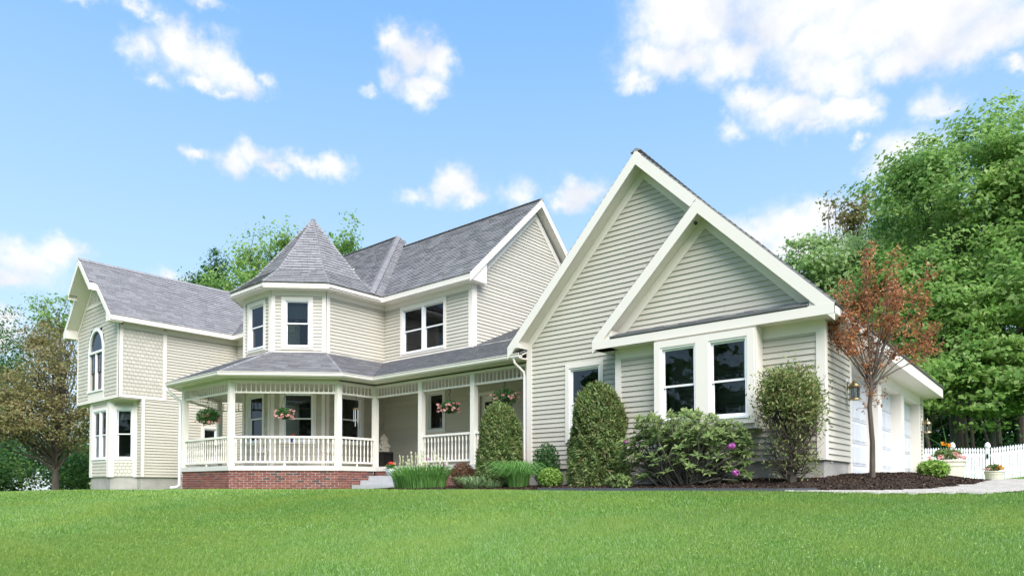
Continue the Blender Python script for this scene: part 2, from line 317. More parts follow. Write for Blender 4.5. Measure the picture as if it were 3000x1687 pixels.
def wall(f, poly, holes, parent, z_start=None, z_end=None, e=.11, siding=True, thick=.14, m='siding', name='wall'):
    mb = MB(); zs = sorted({z for _, z in poly} | {z for h in holes for z in h[2:4]})
    for z0, z1 in zip(zs, zs[1:]):
        if z1 - z0 < 1e-3: continue
        a, b = scan(poly, z0 + EPS), scan(poly, z1 - EPS)
        if len(a) != len(b): continue
        for (l0, r0), (l1, r1) in zip(a, b):
            cuts = sorted((h[0], h[1]) for h in holes if h[2] <= z0 + EPS and h[3] >= z1 - EPS)
            segs = []; cl0, cl1 = l0, l1
            for h0, h1 in cuts:
                segs.append((cl0, h0, cl1, h0)); cl0 = cl1 = h1
            segs.append((cl0, r0, cl1, r1))
            for s0, s1, s2, s3 in segs:
                if s1 - s0 < 1e-3 and s3 - s2 < 1e-3: continue
                mb.hexa([f(s0, 0, z0), f(s1, 0, z0), f(s1, -thick, z0), f(s0, -thick, z0), f(s2, 0, z1), f(s3, 0, z1), f(s3, -thick, z1), f(s2, -thick, z1)])
    w = mb.build(name, m, parent)
    if siding:
        lo = min(z for _, z in poly) if z_start is None else z_start; hi = max(z for _, z in poly) if z_end is None else z_end
        z = lo
        while z < hi - .02:
            zt = min(z + e, hi)
            a, b = scan(poly, z + EPS), scan(poly, zt - EPS)
            if len(a) > 0 and len(b) == 0: b = [((x + y) / 2 - .01, (x + y) / 2 + .01) for x, y in a]
            if len(a) == len(b):
                for (l0, r0), (l1, r1) in zip(a, b):
                    A = [(l0, r0)]; B = [(l1, r1)]
                    for h in holes:
                        if min(zt, h[3]) - max(z, h[2]) > .5 * (zt - z):
                            A = sub(A, h[0], h[1]); B = sub(B, h[0], h[1])
                    if len(A) != len(B): continue
                    for (x0, x1), (y0, y1) in zip(A, B):
                        if x1 - x0 < .03: continue
                        n_ = 1 if x1 - x0 < 2.6 else int((x1 - x0) / random.uniform(2.2, 3.6)) + 1; cut_ = [0] + sorted((i + random.uniform(-.35, .35)) / n_ for i in range(1, n_)) + [1]
                        t0, t1 = .027, .003
                        for c0, c1 in zip(cut_, cut_[1:]):
                            g_ = .0025; xa, xb, ya, yb = x0 + (x1 - x0) * c0 + g_ * (c0 > 0), x0 + (x1 - x0) * c1 - g_ * (c1 < 1), y0 + (y1 - y0) * c0 + g_ * (c0 > 0), y0 + (y1 - y0) * c1 - g_ * (c1 < 1)
                            if n_ > 1: ya, yb = (xa if c0 > 0 else ya), (xb if c1 < 1 else yb)
                            zz = z + random.uniform(-.0025, .0025) * (z > lo)
                            p = [f(xa, t0, zz), f(xb, t0, zz), f(xb, 0, zz), f(xa, 0, zz), f(ya, t1, zt), f(yb, t1, zt), f(yb, 0, zt), f(ya, 0, zt)]
                            BOARDS.append((view_size([p[0], p[1], p[5], p[4]]), w, p))
            z = zt
    return w
SHING = []
def roof(name, pts, parent, e=.145, slab=.14, tabs=True, under='trim', w0=.24, w1=.36):
    """pts: planar polygon, first edge runs along the eave; shingled on its upper side"""
    pts = [Vector(p) for p in pts]
    n = None; u = (pts[1] - pts[0]).normalized()
    for p in pts[2:]:
        q = u.cross(p - pts[0])
        if q.length > .2: n = q.normalized(); break
    if n.z < 0: n = -n
    v = n.cross(u)
    if v.z < 0: v = -v
    o = pts[0]; loc = [((p - o).dot(u), (p - o).dot(v)) for p in pts]
    P = lambda a, b, h: o + u * a + v * b + n * h
    r = MB().prism([P(a, b, -.03) for a, b in loc], -n * slab).build(name, under, parent)
    MB().prism([P(a, b, -.0005) for a, b in loc], -n * .025).build('underlay', 'underlay', r)
    if tabs:
        hi = max(b for _, b in loc); k = 0; b0 = min(b for _, b in loc)
        while b0 < hi - .01:
            b1 = min(b0 + e, hi)
            A, B = scan(loc, b0 + EPS), scan(loc, b1 - EPS)
            if len(A) == 1 and len(B) == 1:
                (l0, r0), (l1, r1) = A[0], B[0]
                x = min(l0, l1) - random.random() * .3
                while x < max(r0, r1):
                    y = x + random.uniform(w0, w1)
                    a0, a1 = max(x, l0), min(y - .006, r0); c0, c1 = max(x, l1), min(y - .006, r1)
                    if a1 - a0 > .02 or c1 - c0 > .02:
                        if a1 < a0: a0 = a1 = (l0 if y < (l0 + r0) / 2 else r0)
                        if c1 < c0: c0 = c1 = (l1 if y < (l1 + r1) / 2 else r1)
                        h = .026 + random.random() * .014
                        p = [P(a0, b0, h), P(a1, b0, h), P(c1, b1, .006), P(c0, b1, .006), P(a0, b0, 0), P(a1, b0, 0), P(c1, b1, 0), P(c0, b1, 0)]
                        SHING.append((view_size(p[:4]) if n.dot(p[0]) < 0 else 0, r, p))
                    x = y
            b0 = b1; k += 1
    return r
def hipcap(a, b, parent, w=.13, step=.16):
    a = Vector(a); b = Vector(b); d = b - a; L_ = d.length; d.normalize(); mb = MB()
    sd = d.cross(UP).normalized(); up = sd.cross(d)
    k = int(L_ / step)
    for i in range(k):
        p = a + d * (i * L_ / k); q = a + d * ((i + 1.15) * L_ / k); h0, h1 = .045, .028
        mb.add([p - sd * w - up * .03, p + up * h0, p + sd * w - up * .03, q - sd * w - up * .05, q + up * h1, q + sd * w - up * .05],
               [(0, 1, 4, 3), (1, 2, 5, 4), (0, 2, 1), (3, 4, 5), (0, 3, 5, 2)])
    return mb.build('ridge_cap', 'shingle', parent, kind='stuff')

# ------------------------------------------------------------ ground
FH = V(-.6483, .7614, 0); RV = V(.7614, .6483, 0)      # horizontal view direction and its right
LATS = [-60, -30, -21, -15, -11, -8, -3, 0, 3, 5, 6, 7, 7.7, 9, 12, 20, 60]
DCS = [34, 30, 26, 22, 19, 17.5, 15.6, 13.6, 11.3, 10.3, 10.3, 10.3, 10.3, 10.3, 10.5, 11, 11]
PYS = [1465, 1452, 1446, 1437, 1435.5, 1434.5, 1435, 1437, 1439, 1441, 1441, 1436, 1430, 1422, 1415, 1410, 1410]
ZHS = [-.6, -.35, -.2, -.12, -.095, -.08, -.07, -.05, -.03, .06, .09, .1, .11, .12, .14, .20, .6]
def ground_np(X, Y):
    lat = X * RV.x + Y * RV.y; dep = X * FH.x + Y * FH.y
    dc = np.interp(lat, LATS, DCS); zc = -(np.interp(lat, LATS, PYS) - 1425.6) / 2007 * dc; zh = np.interp(lat, LATS, ZHS)
    t = np.clip(dep / dc, -3, 1)
    front = zc * np.clip(t, 0, 1) - 1.6 * np.where(t < 1, np.abs(1 - t) ** 1.12, 0)
    front = np.maximum(front, -3.0)
    w = np.clip((dep - dc) / 3.0, 0, 1); w = w * w * (3 - 2 * w)
    z = np.where(dep < dc, front, zc + (zh - zc) * w)
    z = z + np.clip((lat - 13.9) * .115, 0, 1.2) * np.clip((dep - 15) / 4, 0, 1)
    z = z - np.clip((dep - 40) / 60, 0, 1) ** 2 * 3 - np.clip((np.abs(lat) - 40) / 60, 0, 1) ** 2 * 2
    return z + .012 * np.sin(X * 1.3 + .7 * Y) * np.sin(Y * 1.1 - .4 * X) * np.clip((dc - dep) / 2, 0, 1)
def gz(x, y): return float(ground_np(np.array([x]), np.array([y]))[0])
def grid_sheet(name, us, vs, m, fz, **tags):
    U, W = np.meshgrid(us, vs, indexing='ij')
    X = U * RV.x + W * FH.x; Y = U * RV.y + W * FH.y; Z = fz(X, Y)
    nu, nv = len(us), len(vs); co = np.stack([X, Y, Z], -1).reshape(-1, 3)
    i, j = np.meshgrid(np.arange(nu - 1), np.arange(nv - 1), indexing='ij'); q = (i * nv + j).ravel()
    f = np.stack([q, q + nv, q + nv + 1, q + 1], -1)
    me = bpy.data.meshes.new(name); me.from_pydata(co.tolist(), [], f.tolist())
    me.polygons.foreach_set('use_smooth', [True] * len(f))
    return link(me, name, m, **tags)
M['turf'] = mat('turf_soil', (.09, .17, .03), .9, .05, noise=.8, nscale=1.1, col2=(.10, .18, .04), bump=.6, bscale=60)
us = np.concatenate([[-400, -200, -120, -80], np.arange(-60, 60.1, .8), [80, 120, 200, 400]]); vs = np.concatenate([[-60, -30], np.arange(-12, 46, .5), np.arange(46, 120, 6), [160, 260, 400, 700]])
grid_sheet('lawn_ground', us, vs, 'turf', lambda X, Y: ground_np(X, Y) - .012, kind='structure')

def inpoly(X, Y, poly):
    r = np.zeros(X.shape, bool)
    for (x0, y0), (x1, y1) in zip(poly, poly[1:] + poly[:1]):
        c = (y0 <= Y) != (y1 <= Y)
        with np.errstate(divide='ignore', invalid='ignore'): xx = x0 + (x1 - x0) * (Y - y0) / (y1 - y0)
        r ^= c & (X < xx)
    return r
BED = [(-14.35, 11.15), (-12.6, 10.9), (-10.5, 10.75), (-8.4, 10.7), (-6.6, 10.75), (-5.0, 10.85), (-3.8, 11.05), (-2.7, 11.6), (-2.0, 12.6), (-1.55, 14.0), (-1.45, 15.4), (-1.8, 16.4), (-2.6, 16.9), (-3.7, 16.9), (-3.7, 12.9), (-8, 12.9), (-8, 13.3), (-10.6, 13.3), (-14.3, 13.3)]
PATH = [(-3.4, 11.0), (-2.9, 11.05), (-2.25, 11.35), (-1.7, 11.75), (-1.2, 12.0), (-.5, 12.7), (.2, 12.9), (1.5, 13.4), (4, 15), (9, 19), (5, 22), (1.2, 18.6), (-.4, 17.9), (-2.0, 18.6), (-2.6, 20.5), (-3.6, 21.5), (-3.7, 16.9), (-2.6, 16.9), (-1.8, 16.4), (-1.45, 15.4), (-1.55, 14.0), (-2.0, 12.6), (-2.7, 11.6), (-3.8, 11.05)]
def bed_h(X, Y):
    g = ground_np(X, Y)
    # mounded towards the house on the right
    d = np.full(X.shape, 9.0)
    for (x0, y0), (x1, y1) in zip(BED[:13], BED[1:14]):
        t = np.clip(((X - x0) * (x1 - x0) + (Y - y0) * (y1 - y0)) / ((x1 - x0) ** 2 + (y1 - y0) ** 2), 0, 1)
        d = np.minimum(d, np.hypot(X - x0 - t * (x1 - x0), Y - y0 - t * (y1 - y0)))
    k = np.clip(d / 1.1, 0, 1); k = k * k * (3 - 2 * k)
    amt = np.interp(X, [-14, -9, -6.5, -4.6, -3, -1], [.04, .05, .06, .11, .14, .10])
    return g + .015 + amt * k + .018 * np.sin(X * 5.1 + Y * 2.3) * np.sin(Y * 4.3 - X * 1.7) * k
def masked_sheet(name, poly, step, m, fz, **tags):
    xs = [p[0] for p in poly]; ys = [p[1] for p in poly]
    nx = int((max(xs) - min(xs)) / step) + 1; ny = int((max(ys) - min(ys)) / step) + 1
    gx = min(xs) + np.arange(nx + 1) * step; gy = min(ys) + np.arange(ny + 1) * step
    X, Y = np.meshgrid(gx, gy, indexing='ij'); Z = fz(X, Y)
    cx = (X[:-1, :-1] + step / 2); cy = (Y[:-1, :-1] + step / 2); ok = inpoly(cx, cy, poly)
    i, j = np.nonzero(ok); q = i * (ny + 1) + j
    f = np.stack([q, q + ny + 1, q + ny + 2, q + 1], -1)
    used = np.unique(f); rem = np.full(X.size, -1); rem[used] = np.arange(len(used))
    co = np.stack([X, Y, Z], -1).reshape(-1, 3)[used]
    me = bpy.data.meshes.new(name); me.from_pydata(co.tolist(), [], rem[f].tolist())
    me.polygons.foreach_set('use_smooth', [True] * len(f))
    return link(me, name, m, **tags)
masked_sheet('mulch_bed', BED, .08, 'soil', bed_h, kind='structure')
masked_sheet('garden_path', PATH, .08, 'pathbed', lambda X, Y: ground_np(X, Y) + .008, kind='structure')

# ------------------------------------------------------------ the house
HOUSE = thing('house', 'large two-storey clapboard house with turret, wraparound porch and attached garage', 'house', (-14, 15, 0))
def cas(mb, f, s0, s1, z0, z1, c, t0, t1):
    fbox(mb, f, s0, s0 + c, t0, t1, z0, z1); fbox(mb, f, s1 - c, s1, t0, t1, z0, z1)
    fbox(mb, f, s0 + c, s1 - c, t0, t1 - .002, z1 - c, z1); fbox(mb, f, s0 + c, s1 - c, t0, t1 - .002, z0, z0 + c)
HOLES = {}
def opening(s0, s1, z0, z1, c=.1): return (s0 + c, s1 - c, z0 + c, z1 - c)
def window(f, s0, s1, z0, z1, units=1, c=.1, rail=.5, curtain=None, t=0, mull=.1, cm='trim', single=False, label=None):
    """double-hung window: cream casing, white frame, sashes with glass"""
    mb = MB(); cas(mb, f, s0, s1, z0, z1, c, t + .001, t + .042)
    w = mb.build('window', cm, HOUSE)
    if label: w['label'] = label
    a0, a1, b0, b1 = s0 + c, s1 - c, z0 + c, z1 - c
    fr = MB(); cas(fr, f, a0, a1, b0, b1, .035, t - .12, t + .024)
    fbox(fr, f, a0 - .03, a1 + .03, t + .024, t + .062, b0 - .03, b0 + .012)
    um = (a1 - a0 - .07 - mull * (units - 1)) / units
    for k in range(units - 1):
        x = a0 + .035 + um * (k + 1) + mull * k; fbox(fr, f, x, x + mull, t - .1, t + .022, b0 + .035, b1 - .035)
    fr.build('window_frame', 'white', w)
    for k in range(units):
        x0 = a0 + .035 + k * (um + mull); x1 = x0 + um; zm = b0 + (b1 - b0) * rail
        parts = [(b0 + .035, b1 - .035, -.05)] if single else [(zm - .02, b1 - .035, -.03), (b0 + .035, zm + .02, -.066)]
        for q0, q1, tt in parts:
            sb = MB(); cas(sb, f, x0 + .001, x1 - .001, q0, q1, .038, t + tt - .03, t + tt); sb.build('sash', 'white', w)
            pb = MB(); fbox(pb, f, x0 + .036, x1 - .036, t + tt - .018, t + tt - .012, q0 + .036, q1 - .036); pb.build('pane', 'glass', w)
        if curtain:
            for kind, u0, u1, h0, h1 in curtain:
                cb = MB(); n = 14
                A = [f(x0 + um * (u0 + (u1 - u0) * i / n), t - .17 - .012 * (i % 2), 0) for i in range(n + 1)]
                for p, q in zip(A, A[1:]):
                    cb.add([p + UP * (b0 + (b1 - b0) * h0), q + UP * (b0 + (b1 - b0) * h0), q + UP * (b0 + (b1 - b0) * h1), p + UP * (b0 + (b1 - b0) * h1)], [(0, 1, 2, 3)])
                cb.build('curtain' if kind == 'curtain' else 'blind', kind, w)
    return w
def part(name, m, fn, parent=None, **tags):
    mb = MB(); fn(mb); return mb.build(name, m, parent or HOUSE, **tags)
def bpart(name, m, f, *a, parent=None): return part(name, m, lambda mb: fbox(mb, f, *a), parent)
def beam(name, a, b, w, h, m='trim', up=UP): return part(name, m, lambda mb: mb.beam(a, b, w, h, up))

# ---- garage block: tall gable (front plane y 13.034) and nested gable (front plane y 12.605)
f1 = F((0, 13.034), 0); f2 = F((0, 12.605), 0)
W1 = (-9.43, -8.38, 1.02, 2.86)
wall(f1, [(-10.577, .43), (-3.6, .43), (-3.6, 3.3), (-7.344, 6.98), (-10.577, 3.68)], [opening(*W1)], HOUSE)
window(f1, *W1, label='tall double-hung window half hidden by a clipped evergreen')
bpart('corner_board', 'trim', f1, -10.60, -10.44, .001, .038, .43, 3.42)
# bay box with the two big windows
fb = F((0, 12.24), 0)
WB = [(-6.67, -5.66, 1.16, 2.88), (-5.66, -4.66, 1.16, 2.88)]
wall(f2, [(-7.78, .477), (-3.578, .477), (-3.578, 2.98), (-7.78, 2.98)], [(-6.6, -4.73, 1.2, 2.8)], HOUSE)
wall(f2, [(-7.72, 3.15), (-3.72, 3.15), (-5.749, 5.40)], [], HOUSE)
bpart('corner_board', 'trim', f2, -7.80, -7.66, .001, .038, .477, 2.72); bpart('corner_board', 'trim', f2, -3.70, -3.55, .001, .038, .477, 2.72)
bpart('frieze_board', 'trim', f2, -7.80, -6.70, .001, .03, 2.72, 2.98); bpart('frieze_board', 'trim', f2, -4.64, -3.55, .001, .03, 2.72, 2.98)
def bay(mb):
    fbox(mb, f2, -6.70, -4.64, .001, .34, 1.07, 1.16)                      # bottom
    fbox(mb, f2, -6.70, -6.64, .001, .34, 1.162, 2.98); fbox(mb, f2, -4.70, -4.64, .001, .34, 1.162, 2.98)
    fbox(mb, f2, -6.64, -4.70, .001, .34, 2.86, 2.98)
part('bay_box', 'trim', bay)
for k, (a, b, c_, d_) in enumerate(WB):
    window(fb, a, b, c_, d_, c=.13 if k == 0 else .13, t=.0, rail=.47, label=('bay window beside the siding, a lit candle behind its glass' if k == 0 else 'bay window next to the thin evergreen, an unlit candle behind its glass'))
part('room_lining', 'inner', lambda mb: (fbox(mb, f2, -6.63, -6.60, -.9, .2, 1.17, 2.8), fbox(mb, f2, -5.72, -5.70, -.5, .2, 1.17, 2.8)))
# roofs of the garage block
zr = lambda x: 7.148 - (x + 7.344)                     # right plane
roof('roof', [(-10.945, 12.68, 3.40), (-10.945, 23.3, 3.03), (-7.344, 23.3, 6.78), (-7.344, 12.68, 7.148)], HOUSE)
roof('roof', [(-3.30, 12.26, zr(-3.30)), (-3.42, 23.3, zr(-3.42) - .37), (-7.344, 23.3, 6.78), (-7.344, 12.68, 7.148), (-5.80, 12.68, zr(-5.80)), (-5.749, 12.26, zr(-5.749))], HOUSE)
roof('roof', [(-8.18, 12.26, 3.12), (-8.18, 13.03, 3.12), (-5.749, 13.03, 5.556), (-5.749, 12.26, 5.556)], HOUSE)
def rake(p, q, yf, drop=.235, th=.035, mname='rake_board', ends=(0, 0)):
    """fascia board under a roof edge from p to q (x, z), front face at y = yf"""
    (x0, z0), (x1, z1) = p, q
    MB().prism([(x0, yf, z0 - .005), (x1, yf, z1 - .005), (x1, yf, z1 - drop * 1.25), (x0, yf, z0 - drop * 1.25)], (0, th, 0)).build(mname, 'trim', HOUSE)
def tri_rakes(xl, zl, xa, za, xr, zr_, yf, drop=.235):
    rake((xl, zl), (xa, za), yf, drop); rake((xa, za), (xr, zr_), yf, drop)
tri_rakes(-10.93, 3.41, -7.344, 7.14, -5.76, 7.14 - 1.584, 12.655)
tri_rakes(-8.165, 3.135, -5.749, 5.55, -3.30, 3.10, 12.235)
# frieze boards following the rakes on the wall
def wall_rake(f, xl, zl, xa, za, xr, zr_, w=.19, t=.028):
    for (x0, z0), (x1, z1) in (((xl, zl), (xa, za)), ((xa, za), (xr, zr_))):
        MB().prism([f(x0, .002, z0), f(x1, .002, z1), f(x1, .002, z1 - w * 1.41), f(x0, .002, z0 - w * 1.41)], f.n * t).build('frieze_board', 'trim', HOUSE)
wall_rake(f1, -10.577, 3.56, -7.344, 6.92, -5.3, 4.86)
wall_rake(f2, -7.74, 3.33, -5.749, 5.33, -3.74, 3.30)
# cornice returns (boxed eave ends) and the shingled pent between them
def box_return(x0, x1, xs, y0, y1, zb, z0, z1):   # outline in x,z: slanted top
    MB().prism([(x0, y0, zb), (x1, y0, zb), (x1, y0, z1), (x0, y0, z0)], (0, y1 - y0, 0)).build('cornice_return', 'trim', HOUSE)
box_return(-10.93, -10.575, 0, 12.69, 13.03, 3.365, 3.40, 3.70)
part('cornice_return', 'trim', lambda mb: mb.prism([(-10.93, 12.653, 3.10 + .265), (-10.575, 12.653, 3.365), (-10.575, 12.653, 3.74), (-10.93, 12.653, 3.38)], (0, .036, 0)))
box_return(-8.16, -7.73, 0, 12.272, 12.60, 2.93, 3.05, 3.30)
box_return(-3.72, -3.31, 0, 12.272, 12.60, 2.92, 3.30, 3.06)
part('fascia_board', 'trim', lambda mb: mb.box(-8.165, -3.30, 12.232, 12.27, 2.925, 3.105))
part('soffit', 'trim', lambda mb: mb.box(-8.16, -3.31, 12.272, 12.603, 2.93, 2.965))
part('soffit', 'trim', lambda mb: mb.box(-8.15, -7.80, 12.604, 13.01, 2.931, 2.966))
roof('pent_roof', [(-7.72, 12.222, 3.12), (-3.73, 12.222, 3.12), (-3.73, 12.604, 3.26), (-7.72, 12.604, 3.26)], HOUSE, slab=.05, e=.13)
part('fascia_board', 'trim', lambda mb: mb.hexa([(-8.19, 12.26, 2.94), (-8.15, 12.26, 2.94), (-8.15, 13.03, 2.94), (-8.19, 13.03, 2.94), (-8.19, 12.26, 3.1), (-8.15, 12.26, 3.1), (-8.15, 13.03, 3.1), (-8.19, 13.03, 3.1)]))
part('vent_button', 'black', lambda mb: mb.tube([(-5.82, 12.30, 5.12), (-5.82, 12.34, 5.09)], .035, 8))
# side wall with the garage doors (turned 1.5 degrees)
f3 = F((-3.578, 12.605), 91.5)
DOORS = [(1.90, 4.30), (4.70, 7.10), (7.50, 9.90)]
wall(f3, [(0, .477), (1.74, .477), (1.74, 2.95), (0, 2.95)], [], HOUSE)
wall(f3, [(10.06, .30), (10.45, .30), (10.45, 2.72), (10.06, 2.72)], [], HOUSE)
bpart('corner_board', 'trim', f3, .0, .12, .001, .03, .477, 2.9); bpart('corner_board', 'trim', f3, 10.40, 10.5, .001, .03, -.1, 2.72)
bpart('garage_casing', 'trim', f3, 1.742, 1.90, -.3, .02, -.1, 2.72)
for a, b in ((4.30, 4.70), (7.10, 7.50), (9.90, 10.06)): bpart('garage_casing', 'trim', f3, a, b, -.3, .02, -.1, 2.72)
for (a, b) in DOORS:
    bpart('door_header', 'trim', f3, a, b, -.3, .018, 2.36, 2.72)
    g = bpart('garage_door', 'gdoor', f3, a, b, -.26, -.22, -.1, 2.36)
    for r_ in range(5):
        for c_ in range(4):
            x0 = a + .04 + c_ * (b - a - .06) / 4; x1 = x0 + (b - a - .06) / 4 - .05; z0 = -.02 + r_ * .475
            pm = MB(); p0 = [f3(x0, -.219, z0 + .03), f3(x1, -.219, z0 + .03), f3(x1, -.219, z0 + .44), f3(x0, -.219, z0 + .44)]; i = .035
            p1 = [f3(x0 + i, -.203, z0 + .03 + i), f3(x1 - i, -.203, z0 + .03 + i), f3(x1 - i, -.203, z0 + .44 - i), f3(x0 + i, -.203, z0 + .44 - i)]
            pm.hexa([p0[0], p0[1], p0[2], p0[3], p1[0], p1[1], p1[2], p1[3]]); pm.build('panel', 'gdoor', g)
        if r_: bpart('seam', 'dark', f3, a, b, -.2205, -.2188, -.025 + r_ * .475, -.018 + r_ * .475, parent=g)
# boxed eave over the doors
part('soffit', 'trim', lambda mb: mb.hexa([f3(1.72, .0, 2.60), f3(1.72, .46, 2.60), f3(10.75, .46, 2.60), f3(10.75, 0, 2.60), f3(1.72, .0, 2.95), f3(1.72, .46, 2.86), f3(10.75, .46, 2.86), f3(10.75, 0, 2.95)]))
part('fascia_board', 'trim', lambda mb: fbox(mb, f3, 1.70, 10.77, .46, .50, 2.60, 2.86))
roof('eave_roof', [f3(1.70, .52, 2.865), f3(10.78, .52, 2.865), f3(10.78, .02, 3.36), f3(1.70, .02, 3.36)], HOUSE, slab=.04)
part('fascia_board', 'trim', lambda mb: fbox(mb, f3, -.3, 1.70, .24, .28, 2.93, 3.06))
part('soffit', 'trim', lambda mb: fbox(mb, f3, 0, 1.72, .0, .24, 2.93, 2.96))
# back and left side of the garage block
part('wall', 'siding', lambda mb: (mb.box(-10.62, -10.577, 13.18, 23.0, -.1, 3.45), mb.prism([(-10.6, 22.9, -.1), (-3.9, 22.9, -.1), (-3.9, 22.9, 3.1), (-7.344, 22.9, 6.9), (-10.6, 22.9, 3.5)], (0, .1, 0))))
part('foundation', 'concrete', lambda mb: (mb.box(-10.56, -7.7, 13.06, 13.3, -.4, .43), fbox(mb, f2, -7.76, -3.6, -.3, -.02, -.4, .477), fbox(mb, f3, .28, 1.75, -.3, -.022, -.4, .477)))
part('floor', 'concrete', lambda mb: mb.box(-10.5, -4.2, 13.3, 22.8, -.3, .2))
part('room_shade_wall', 'dark', lambda mb: (mb.box(-10.4, -4.4, 15.6, 15.7, .2, 3.3), mb.box(-10.4, -4.4, 13.3, 15.6, 3.0, 3.06)))  # partitions added behind the windows, room shade put into their near-black colour

# ---- main block
fm = F((0, 15.11), 0); fg = F((-14.458, 15.11), 90)
WU = (-17.80, -15.59, 4.36, 6.05); WP = (-16.55, -15.62, 1.72, 3.12)
DOOR = (-14.22, -13.36, .61, 2.85)
wall(fm, [(-18.684, .55), (-10.6, .55), (-10.6, 4.3), (-18.684, 4.3)], [opening(*WP), (DOOR[0] + .1, DOOR[1] - .1, .61, DOOR[3] - .12)], HOUSE)
wall(fm, [(-18.684, 4.25), (-14.458, 4.25), (-14.458, 6.3), (-18.684, 6.3)], [opening(*WU)], HOUSE)
window(fm, *WU, units=2, rail=.5, curtain=[('curtain', .62, .9, 0, .95)], label='wide twin upstairs window over the porch roof')
window(fm, *WP, single=True, curtain=[('curtain', 0, .45, 0, 1)], label='small porch window with a lit lamp behind it')
wall(fg, [(0, 3.9), (6.1, 3.9), (6.1, 6.4), (3.05, 9.40), (0, 6.4)], [], HOUSE, z_start=4.18)
bpart('corner_board', 'trim', fm, -14.60, -14.427, .001, .038, 4.2, 6.06); bpart('corner_board', 'trim', fg, .0, .16, .001, .038, 4.2, 6.42)
bpart('frieze_board', 'trim', fm, -18.65, -14.427, .001, .03, 6.07, 6.26)
part('soffit', 'trim', lambda mb: mb.box(-18.30, -14.18, 14.745, 15.11, 6.24, 6.275))
part('fascia_board', 'trim', lambda mb: mb.box(-18.28, -14.17, 14.70, 14.742, 6.235, 6.40))
MAIN = lambda y: 6.42 + .957 * (y - 14.71)
# valley with the left block: x = -18.28 - t, y = 14.71 + 1.174 t
roof('roof', [(-18.28, 14.69, 6.41), (-14.15, 14.69, 6.41), (-14.15, 18.16, 9.725), (-21.22, 18.16, 9.725)], HOUSE)
roof('roof', [(-14.15, 21.6, 6.43), (-22, 21.6, 6.43), (-22, 18.16, 9.725), (-14.15, 18.16, 9.725)], HOUSE, tabs=False)
def rake_y(p, q, x, drop=.19, th=.035):
    (y0, z0), (y1, z1) = p, q
    MB().prism([(x, y0, z0 - .005), (x, y1, z1 - .005), (x, y1, z1 - drop * 1.3), (x, y0, z0 - drop * 1.3)], (-th, 0, 0)).build('rake_board', 'trim', HOUSE)
rake_y((14.69, 6.42), (18.16, 9.72), -14.135); rake_y((18.16, 9.72), (21.6, 6.43), -14.135)
for p, q in (((0.0, 6.36), (3.05, 9.33)), ((3.05, 9.33), (6.1, 6.36))):
    MB().prism([fg(p[0], .002, p[1] + .06), fg(q[0], .002, q[1] + .06), fg(q[0], .002, q[1] - .2), fg(p[0], .002, p[1] - .2)], fg.n * .028).build('frieze_board', 'trim', HOUSE)
part('cornice_return', 'trim', lambda mb: mb.prism([(-14.17, 14.705, 6.236), (-14.17, 15.44, 6.236), (-14.17, 15.44, 7.02), (-14.17, 14.705, 6.33)], (-.285, 0, 0)))
part('wall', 'siding', lambda mb: (mb.box(-30, -14.5, 21.1, 21.2, -.1, 6.3),))
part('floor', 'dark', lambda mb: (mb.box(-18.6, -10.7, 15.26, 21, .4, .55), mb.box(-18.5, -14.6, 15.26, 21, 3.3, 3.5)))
part('room_shade_wall', 'dark', lambda mb: (mb.box(-18.6, -10.7, 17.6, 17.7, .55, 3.2), mb.box(-18.6, -14.7, 17.6, 17.7, 3.2, 6.3), mb.box(-18.5, -14.6, 15.3, 17.6, 6.2, 6.24), mb.box(-14.75, -14.7, 15.3, 17.6, .55, 6.2), mb.box(-18.6, -10.7, 15.3, 17.6, 3.12, 3.16)))
# front door
dr = part('front_door', 'trim', lambda mb: cas(mb, fm, DOOR[0], DOOR[1], DOOR[2] - .1, DOOR[3], .1, .001, .042))
bpart('door_leaf', 'trim', fm, DOOR[0] + .1, DOOR[1] - .1, -.1, -.05, .62, DOOR[3] - .12, parent=dr)
bpart('door_glass', 'glass', fm, DOOR[0] + .25, DOOR[1] - .25, -.055, -.04, 1.2, 2.55, parent=dr)
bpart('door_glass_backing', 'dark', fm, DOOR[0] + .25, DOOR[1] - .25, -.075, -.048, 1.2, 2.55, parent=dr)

# ---- turret: octagon, centre (-20.73, 13.6), apothem 2.06
TC = V(-20.73, 13.6, 0); AP = 2.06
def octv(k, ap): return TC + V(math.cos(R(22.5 + 45 * k)), math.sin(R(22.5 + 45 * k)), 0) * (ap / math.cos(R(22.5)))
# vertices: k=4 (left, upper) .. k=5: (-21.58,11.54)  k=6: (-19.88,11.54)  k=7: (-18.67,12.75)
T1, T2, T3 = octv(5, AP), octv(6, AP), octv(7, AP)
T0 = octv(4, AP)
fA = F(T1, 0); fB = F(T2, 45); fC = F(T3, 90); fL = F(T0, -45)
side = (T2 - T1).length
WA = (.27, 1.38, 4.40, 6.03); WAl = (.24, 1.36, 1.36, 3.06)
WC = (.31, 1.30, 4.36, 6.06); WCl = (.28, 1.42, 1.36, 3.08)
wall(fA, [(0, .5), (side, .5), (side, 6.3), (0, 6.3)], [opening(*WA), opening(*WAl)], HOUSE)
wall(fB, [(0, .5), (side, .5), (side, 6.3), (0, 6.3)], [opening(*WC), opening(*WCl)], HOUSE)
WR = (.50, 1.48, 1.36, 3.06)
wall(fC, [(0, .5), (2.36, .5), (2.36, 6.3), (0, 6.3)], [opening(*WR)], HOUSE)
wall(fL, [(0, .5), (side, .5), (side, 6.3), (0, 6.3)], [], HOUSE)
window(fA, *WA, curtain=[('blind', 0, 1, .0, .5)], label='left upstairs turret window with a blind in its lower half')
window(fB, *WC, rail=.5, curtain=[('blind', 0, 1, .62, 1)], label='centre upstairs turret window with a half-lowered blind')
window(fA, *WAl, label='left turret window behind the porch rail')
